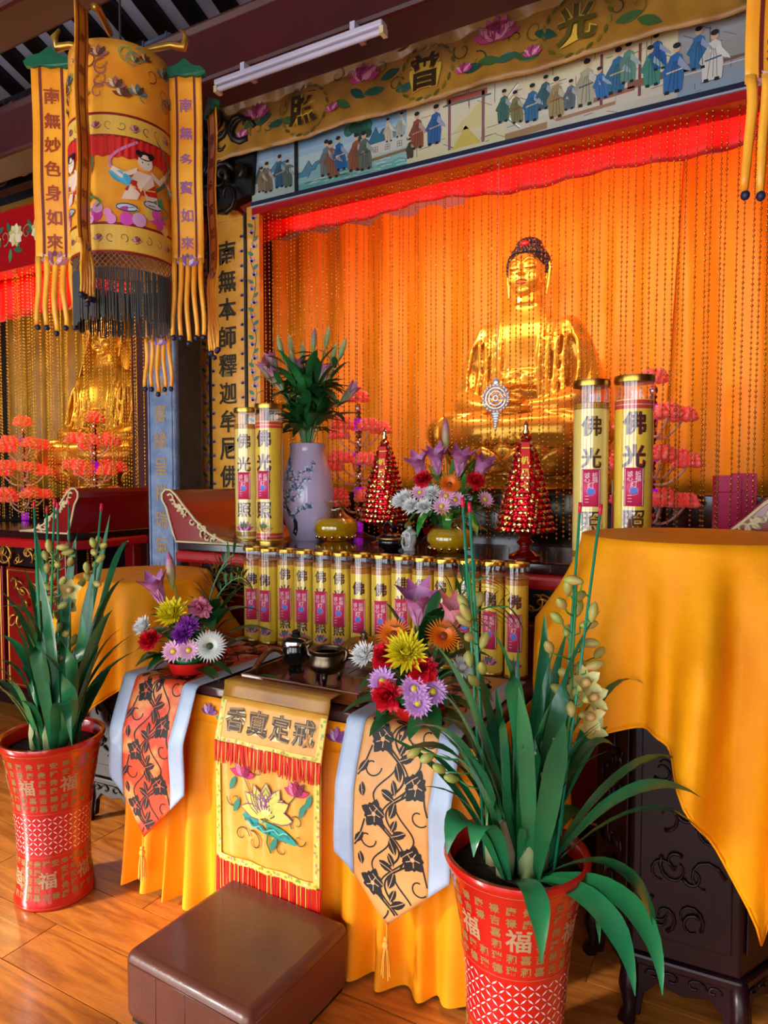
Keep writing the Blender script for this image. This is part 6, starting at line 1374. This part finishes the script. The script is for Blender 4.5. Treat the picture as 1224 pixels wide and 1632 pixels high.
def lantern(loc, rotz, label, texts, seed):
    t = thing('banner_lantern', label, 'lantern', loc, rotz); r = .19
    rw = lambda v: r + .004 * math.sin(v * 20)
    build(MB().grid(lambda u, v: ((r + .004 * math.sin(u * 44) * (1 - v)) * math.cos(2 * PI * u), (r + .004 * math.sin(u * 44) * (1 - v)) * math.sin(2 * PI * u), .0 + .78 * v), 72, 16), 'cylinder', 'lantern_satin', t, smooth=True, solid=.004)
    build(MB().lathe([(r * .99, .775), (r * .5, .80), (.02, .84)], 40), 'top_cover', 'lantern_satin', t, smooth=True)
    mp = cylmap(lambda v: r + .006); m = MB(); rnd = random.Random(seed); C = 2 * PI * r
    for z in (.505, .425, .105, .0): m.stroke([(-C / 2 + C * i / 60, z) for i in range(61)], .009, mp, .002, H('8a1408'))
    for z0, z1 in ((.43, .50), (.008, .1)):
        m.grid(lambda u, v: mp((u - .5) * C, z0 + (z1 - z0) * v, .001), 60, 1, H('e8b848'))
        for k in range(26):
            x = -C / 2 + C * (k + .5) / 26; z = (z0 + z1) / 2
            scroll2(m, x, z, .018, mp, rnd.choice(('3a5a2a', '9a7a14', '5a3a1a')), rnd.uniform(0, 6), rnd.choice((-1, 1)), .003)
            if k % 3 == 0: lotus2(m, x, z - .01, .022, mp, ('c88a9a', 'e0b0b0', 'a8607a', '8a3a4a'), 5, .004)
    for k in range(90):   # flowers and butterflies of the upper drum
        x = -C / 2 + C * rnd.random(); z = rnd.uniform(.54, .74); c = rnd.choice(('4a7a9a', 'b06a5a', '8a9a4a', '9a5a7a', '5a8a8a', 'a87a2a', '7a3a1a'))
        if rnd.random() < .45: lotus2(m, x, z, rnd.uniform(.025, .045), mp, (c, 'e6c89a', c, '5a3a2a'), 5, .003)
        else: scroll2(m, x, z, rnd.uniform(.02, .045), mp, c, rnd.uniform(0, 6), rnd.choice((-1, 1)), .003)
    # embroidered figures riding on clouds round the lower drum
    for fx, S, tl in ((-.125, 1.35, -.15), (.125, 1.4, .12), (-.38, 1.3, .1), (.38, 1.3, -.1), (.56, 1.2, 0)):
        g_ = MB(); z = .125
        P = lambda pts: [(fx + (x_ + tl * y_) * S, z + y_ * S) for x_, y_ in pts]
        for j in range(12): q_ = P([(rnd.uniform(-.085, .085), rnd.uniform(-.005, .03))])[0]; g_.blob(circ(q_[0], q_[1], rnd.uniform(.01, .02) * S, 10), mp, .003 + j * 1e-4, H(rnd.choice(('d848b0', 'c83aa0', 'e68ac8', 'e6c05a', 'd8a0c8'))))
        for s_ in (-1, 1):
            c_ = P([(s_ * .034, .04 + s_ * .01)])[0]; g_.blob(circ(c_[0], c_[1], .03 * S, 12, .012 * S), mp, .0045, H('c8ccd0')); g_.stroke([(c_[0] + .027 * S * math.cos(i * .5), c_[1] + .01 * S * math.sin(i * .5)) for i in range(13)], .004, mp, .0049, H('2a3034')); g_.stroke([(c_[0] - .015 * S, c_[1] - .004), (c_[0] + .018 * S, c_[1] + .004)], .003, mp, .005, H('5a646a'))
        g_.blob(P([(-.05, .05), (-.01, .055), (0, .09), (.015, .055), (.05, .05), (.035, .1), (.022, .13), (-.02, .132), (-.035, .1)]), mp, .0052, H('ecd0b8')); g_.blob(P([(-.045, .075), (.0, .07), (.045, .075), (.034, .105), (-.03, .105)]), mp, .0057, H('c8281c'))
        g_.stroke(P([(-.034, .09), (0, .084), (.036, .09)]), .005, mp, .006, H('f0c040'))
        g_.blob(P([(-.02, .125), (-.055, .105), (-.085, .125), (-.08, .135), (-.05, .122), (-.02, .14)]), mp, .0058, H('ecd0b8')); g_.blob(P([(.02, .125), (.05, .11), (.07, .14), (.062, .148), (.045, .126), (.018, .14)]), mp, .0058, H('ecd0b8'))
        g_.blob(P([(-.075, .1), (-.035, .085), (-.03, .11), (-.06, .125), (-.09, .12)]), mp, .0062, H('4aa8c8')); g_.blob(P([(.03, .06), (.07, .05), (.06, .08)]), mp, .0062, H('3a8a6a'))
        h_ = P([(.0, .158)])[0]; g_.blob(circ(h_[0], h_[1], .021 * S, 12), mp, .0064, H('f0dcc8')); g_.blob(circ(h_[0], h_[1] + .017 * S, .02 * S, 12, .012 * S), mp, .0068, H('1c1010'))
        for s_ in (-1, 1): g_.blob(circ(h_[0] + s_ * .018 * S, h_[1] + .022 * S, .008 * S, 8), mp, .0069, H('1c1010')); g_.blob(circ(h_[0] + s_ * .008 * S, h_[1] - .001, .002 * S, 6), mp, .0068, H('1c1010'))
        g_.stroke(P([(.035 + .05 * math.sin(i * .33), .09 + .014 * i) for i in range(11)]), [.009 * S] * 8 + [.007 * S, .005 * S, .002 * S], mp, .004, H('3a6a52')); g_.stroke(P([(-.045 - .045 * math.sin(i * .4), .1 + .012 * i) for i in range(10)]), .007 * S, mp, .004, H('d07aa8')); g_.stroke(P([(.06 + .03 * math.sin(i * .5), .06 - .006 * i) for i in range(8)]), .006 * S, mp, .004, H('5a8a4a'))
        build(g_, 'embroidered_figure', 'thread', t)
    tag(build(m, 'embroidery', 'thread', t), kind='stuff')
    m = MB(); m.grid(lambda u, v: ((r + .008 + .002 * math.sin(u * 300)) * math.cos(2 * PI * u), (r + .008 + .002 * math.sin(u * 300)) * math.sin(2 * PI * u), .425 - (.075 + .004 * math.sin(u * 170)) * v), 200, 3); build(m, 'red_fringe', 'red_fringe', t, smooth=True)
    m = MB(); n = 56
    for k in range(n):
        for sg in (-1, 1): m.tube([(r * math.cos(a), r * math.sin(a), z) for a, z in [((k + sg * j * .5) * 2 * PI / n, -.002 - .011 * j) for j in range(6)]], .0018, 3)
    tag(build(m, 'net', 'net_grey', t), kind='stuff')
    m = MB()
    for k in range(190):
        a = 2 * PI * (k + rnd.uniform(-.3, .3)) / 190; b = a + rnd.uniform(-.03, .03); m.tube([(r * math.cos(a), r * math.sin(a), -.055), (r * math.cos(b), r * math.sin(b), -.23 - rnd.uniform(0, .03))], .0028, 4)
    o = build(m, 'black_fringe', 'thread_black', t); o['kind'] = 'stuff'
    vio = ('a070b8', 'd8c0e0', '8a50a8', '6a4a8a'); pk = ('c07a8a', 'e6b8b8', 'a85a72', '7a3a4a')
    streamer(t, -.268, -.02, .155, .78, .015, -.26, texts[0], '9a3a12', 0.05, pk); streamer(t, .262, -.02, .13, .745, .01, -.30, texts[1], '9a5a8a', -.05, vio)
    streamer(t, -.05, -.25, .085, .86, .0, -.2, texts[2], '9a3a12', R(80), vio, cap=False); streamer(t, .05, .25, .12, .6, -.25, -.47, texts[3], '9a5a8a', 0, vio)
    streamer(t, .33, .12, .12, .68, .0, -.33, texts[1], '9a3a12', R(-60), pk)
    # dragon-head arms and the cord
    for s in (-1, 1): build(MB().tube([(s * .1, 0, .85), (s * .2, 0, .87), (s * .25, 0, .86), (s * .262, 0, .9), (s * .24, 0, .93)], [.012, .014, .018, .014, .006], 8), 'dragon_arm', 'carving_gold', t, smooth=True)
    for s in (-1, 1): build(MB().tube([(0, s * .1, .85), (0, s * .22, .87), (0, s * .25, .85)], [.012, .014, .014], 8), 'dragon_arm', 'carving_gold', t, smooth=True)
    build(MB().tube([(0, 0, .85), (0, 0, 1.35)], .005, 6), 'cord', 'thread_black', t)
    return t
lantern((LX, LY, LZ), R(28.7), 'tall golden embroidered cylinder lantern with streamers at the upper left', ('南無妙色身如來', '南無多寶如來', '南無廣博身如來', '南無離怖畏如來'), 1)
lantern((.236, 2.067, 2.42), R(28.7), 'gold banner lantern whose streamer hangs at the upper right edge', ('南無甘露王如來', '南無多寶如來', '南無廣博身如來', '南無離怖畏如來'), 2)

# ================================================================== left side shrine
struct(tag(build(MB().box((-7.6, 3.24, 0), (-3.9, 3.66, 1.14)), 'shrine_plinth', 'stone', bevel=.01), 'grey stone plinth of the left side shrine', 'plinth'))
struct(tag(build(MB().box((-7.6, 3.66, 0), (-3.88, 5.0, 1.36)), 'shrine_dais', 'black_glaze'), 'dark dais under the veiled bodhisattva', 'dais'))
def f(u, v): x = -7.4 + 3.5 * u; return (x, 4.75 + .04 * math.sin(x * 21 + math.sin(x * 3)), 1.36 + 2.4 * v)
tag(build(MB().grid(f, 150, 6), 'drape_curtain', mat('gold_drape', 'c98a14', .45, col2='a87010', nscale=4, sheen=.3), org=(-5, 4.75, 1.36), smooth=True, solid=.004), 'golden drape behind the veiled bodhisattva in the side shrine', 'curtain')
def f(u, v): x = -6.6 + 3.4 * u; return (x, 3.46 + .02 * math.sin(x * 31), 2.78 + .34 * v)
tag(build(MB().grid(f, 100, 4), 'pelmet', 'red_cloth', org=(-5, 3.46, 2.78), smooth=True, solid=.003), 'red pelmet cloth at the top of the left side shrine', 'pelmet')
lb = struct(tag(build(MB().box((-7.6, 3.18, 3.07), (-3.2, 3.3, 3.46)), 'painted_beam', 'bright_red_lacquer', org=(-5, 3.2, 3.07)), 'red beam with cream peonies and green leaves over the left side shrine', 'beam'))
m = MB(); mp = flatmap(0, 3.18, 3.07); rp = random.Random(21)
for k in range(14):
    x = -6.6 + k * .26
    for j in range(9): m.blob(petal2(x, .2, j * .7, .085, .06), mp, .002 + j * 2e-4, H(('e6d8a0', 'd8c070', 'f0e6c0')[j % 3]))
    for j in range(6): m.blob(petal2(x + rp.uniform(-.12, .12), .18 + rp.uniform(-.1, .1), rp.uniform(0, 6.3), .1, .04), mp, .0015 + j * 1e-4, H(rp.choice(('2a6a4a', '4a8a5a', '1f5a3a'))))
    scroll2(m, x + .13, .2, .06, mp, '7a9a6a', rp.uniform(0, 6), 1, .0018)
build(m, 'painting', 'paint', lb, org=(-5, 3.2, 3.07))
build(MB().box((-7.6, 3.17, 3.03), (-3.2, 3.3, 3.07)), 'lower_edge', 'bright_red_lacquer', lb, org=(-5, 3.2, 3.07)); build(MB().box((-7.6, 3.17, 3.46), (-3.2, 3.3, 3.5)), 'upper_edge', 'carving_gold', lb, org=(-5, 3.2, 3.07))
ck = thing('carved_bracket', 'dark gilded wood carving hanging above the left side shrine', 'carving', (-4.3, 2.9, 3.5))
build(MB().box((-4.9, 3.0, 3.5), (-3.25, 3.08, 4.1)), 'backing', 'black_wood', ck, org=(-4.3, 2.9, 3.5)); carving('scrollwork', -4.9, -3.3, 2.98, 3.5, 4.0, 80, 'carving_dark', ck, org=(-4.3, 2.9, 3.5), seed=31)
carving('gilt_scrolls', -4.9, -3.3, 2.95, 3.5, 4.0, 22, 'carving_gold', ck, org=(-4.3, 2.9, 3.5), rr=(.008, .02), seed=32)
# pedestal dish of oranges and gilt tinsel
d = thing('pedestal_dish', 'small brass pedestal dish in the side shrine beside the column', 'dish', (-4.04, 3.40, 1.14))
build(MB().lathe([(.09, 0), (.085, .015), (.035, .05), (.025, .1), (.05, .13), (.15, .16), (.155, .168), (.14, .165)], 28), 'dish', 'brass', d, smooth=True, sharp=60)
for k, (x, y, z, l) in enumerate(((-.06, -.04, .205, 'left'), (.05, -.05, .205, 'right'), (0, .06, .205, 'back'), (0, 0, .265, 'top'))):
    o = thing('orange', {'left': 'orange at the left in the brass pedestal dish', 'right': 'orange at the right in the brass pedestal dish', 'back': 'orange at the back of the brass pedestal dish', 'top': 'topmost orange in the brass pedestal dish'}[l], 'fruit', (-4.04 + x, 3.40 + y, 1.14 + z - .04), group='oranges in the pedestal dish')
    build(MB().ball((0, 0, .04), (.046, .046, .042), 16, 12), 'fruit', 'orange_fruit', o, smooth=True); build(MB().lathe([(.006, .079), (.004, .084)], 6), 'stem', 'stem', o)
m = MB(); rt = random.Random(4)
for k in range(7):
    x = -3.78 + rt.uniform(-.03, .03); y = 2.98 + rt.uniform(-.02, .02)
    z = 1.42
    while z > .62 + .05 * (k % 3): m.ball((x + .01 * math.sin(z * 9 + k), y, z), (.006, .006, .008), 5, 4); z -= .017
tag(build(m, 'bead_tassel', 'gold_bead_bright', org=(-3.78, 2.98, .6), smooth=True), 'bunched gold bead tassel hanging left of the stone column', 'tassel')
print('script done', len(bpy.data.objects))
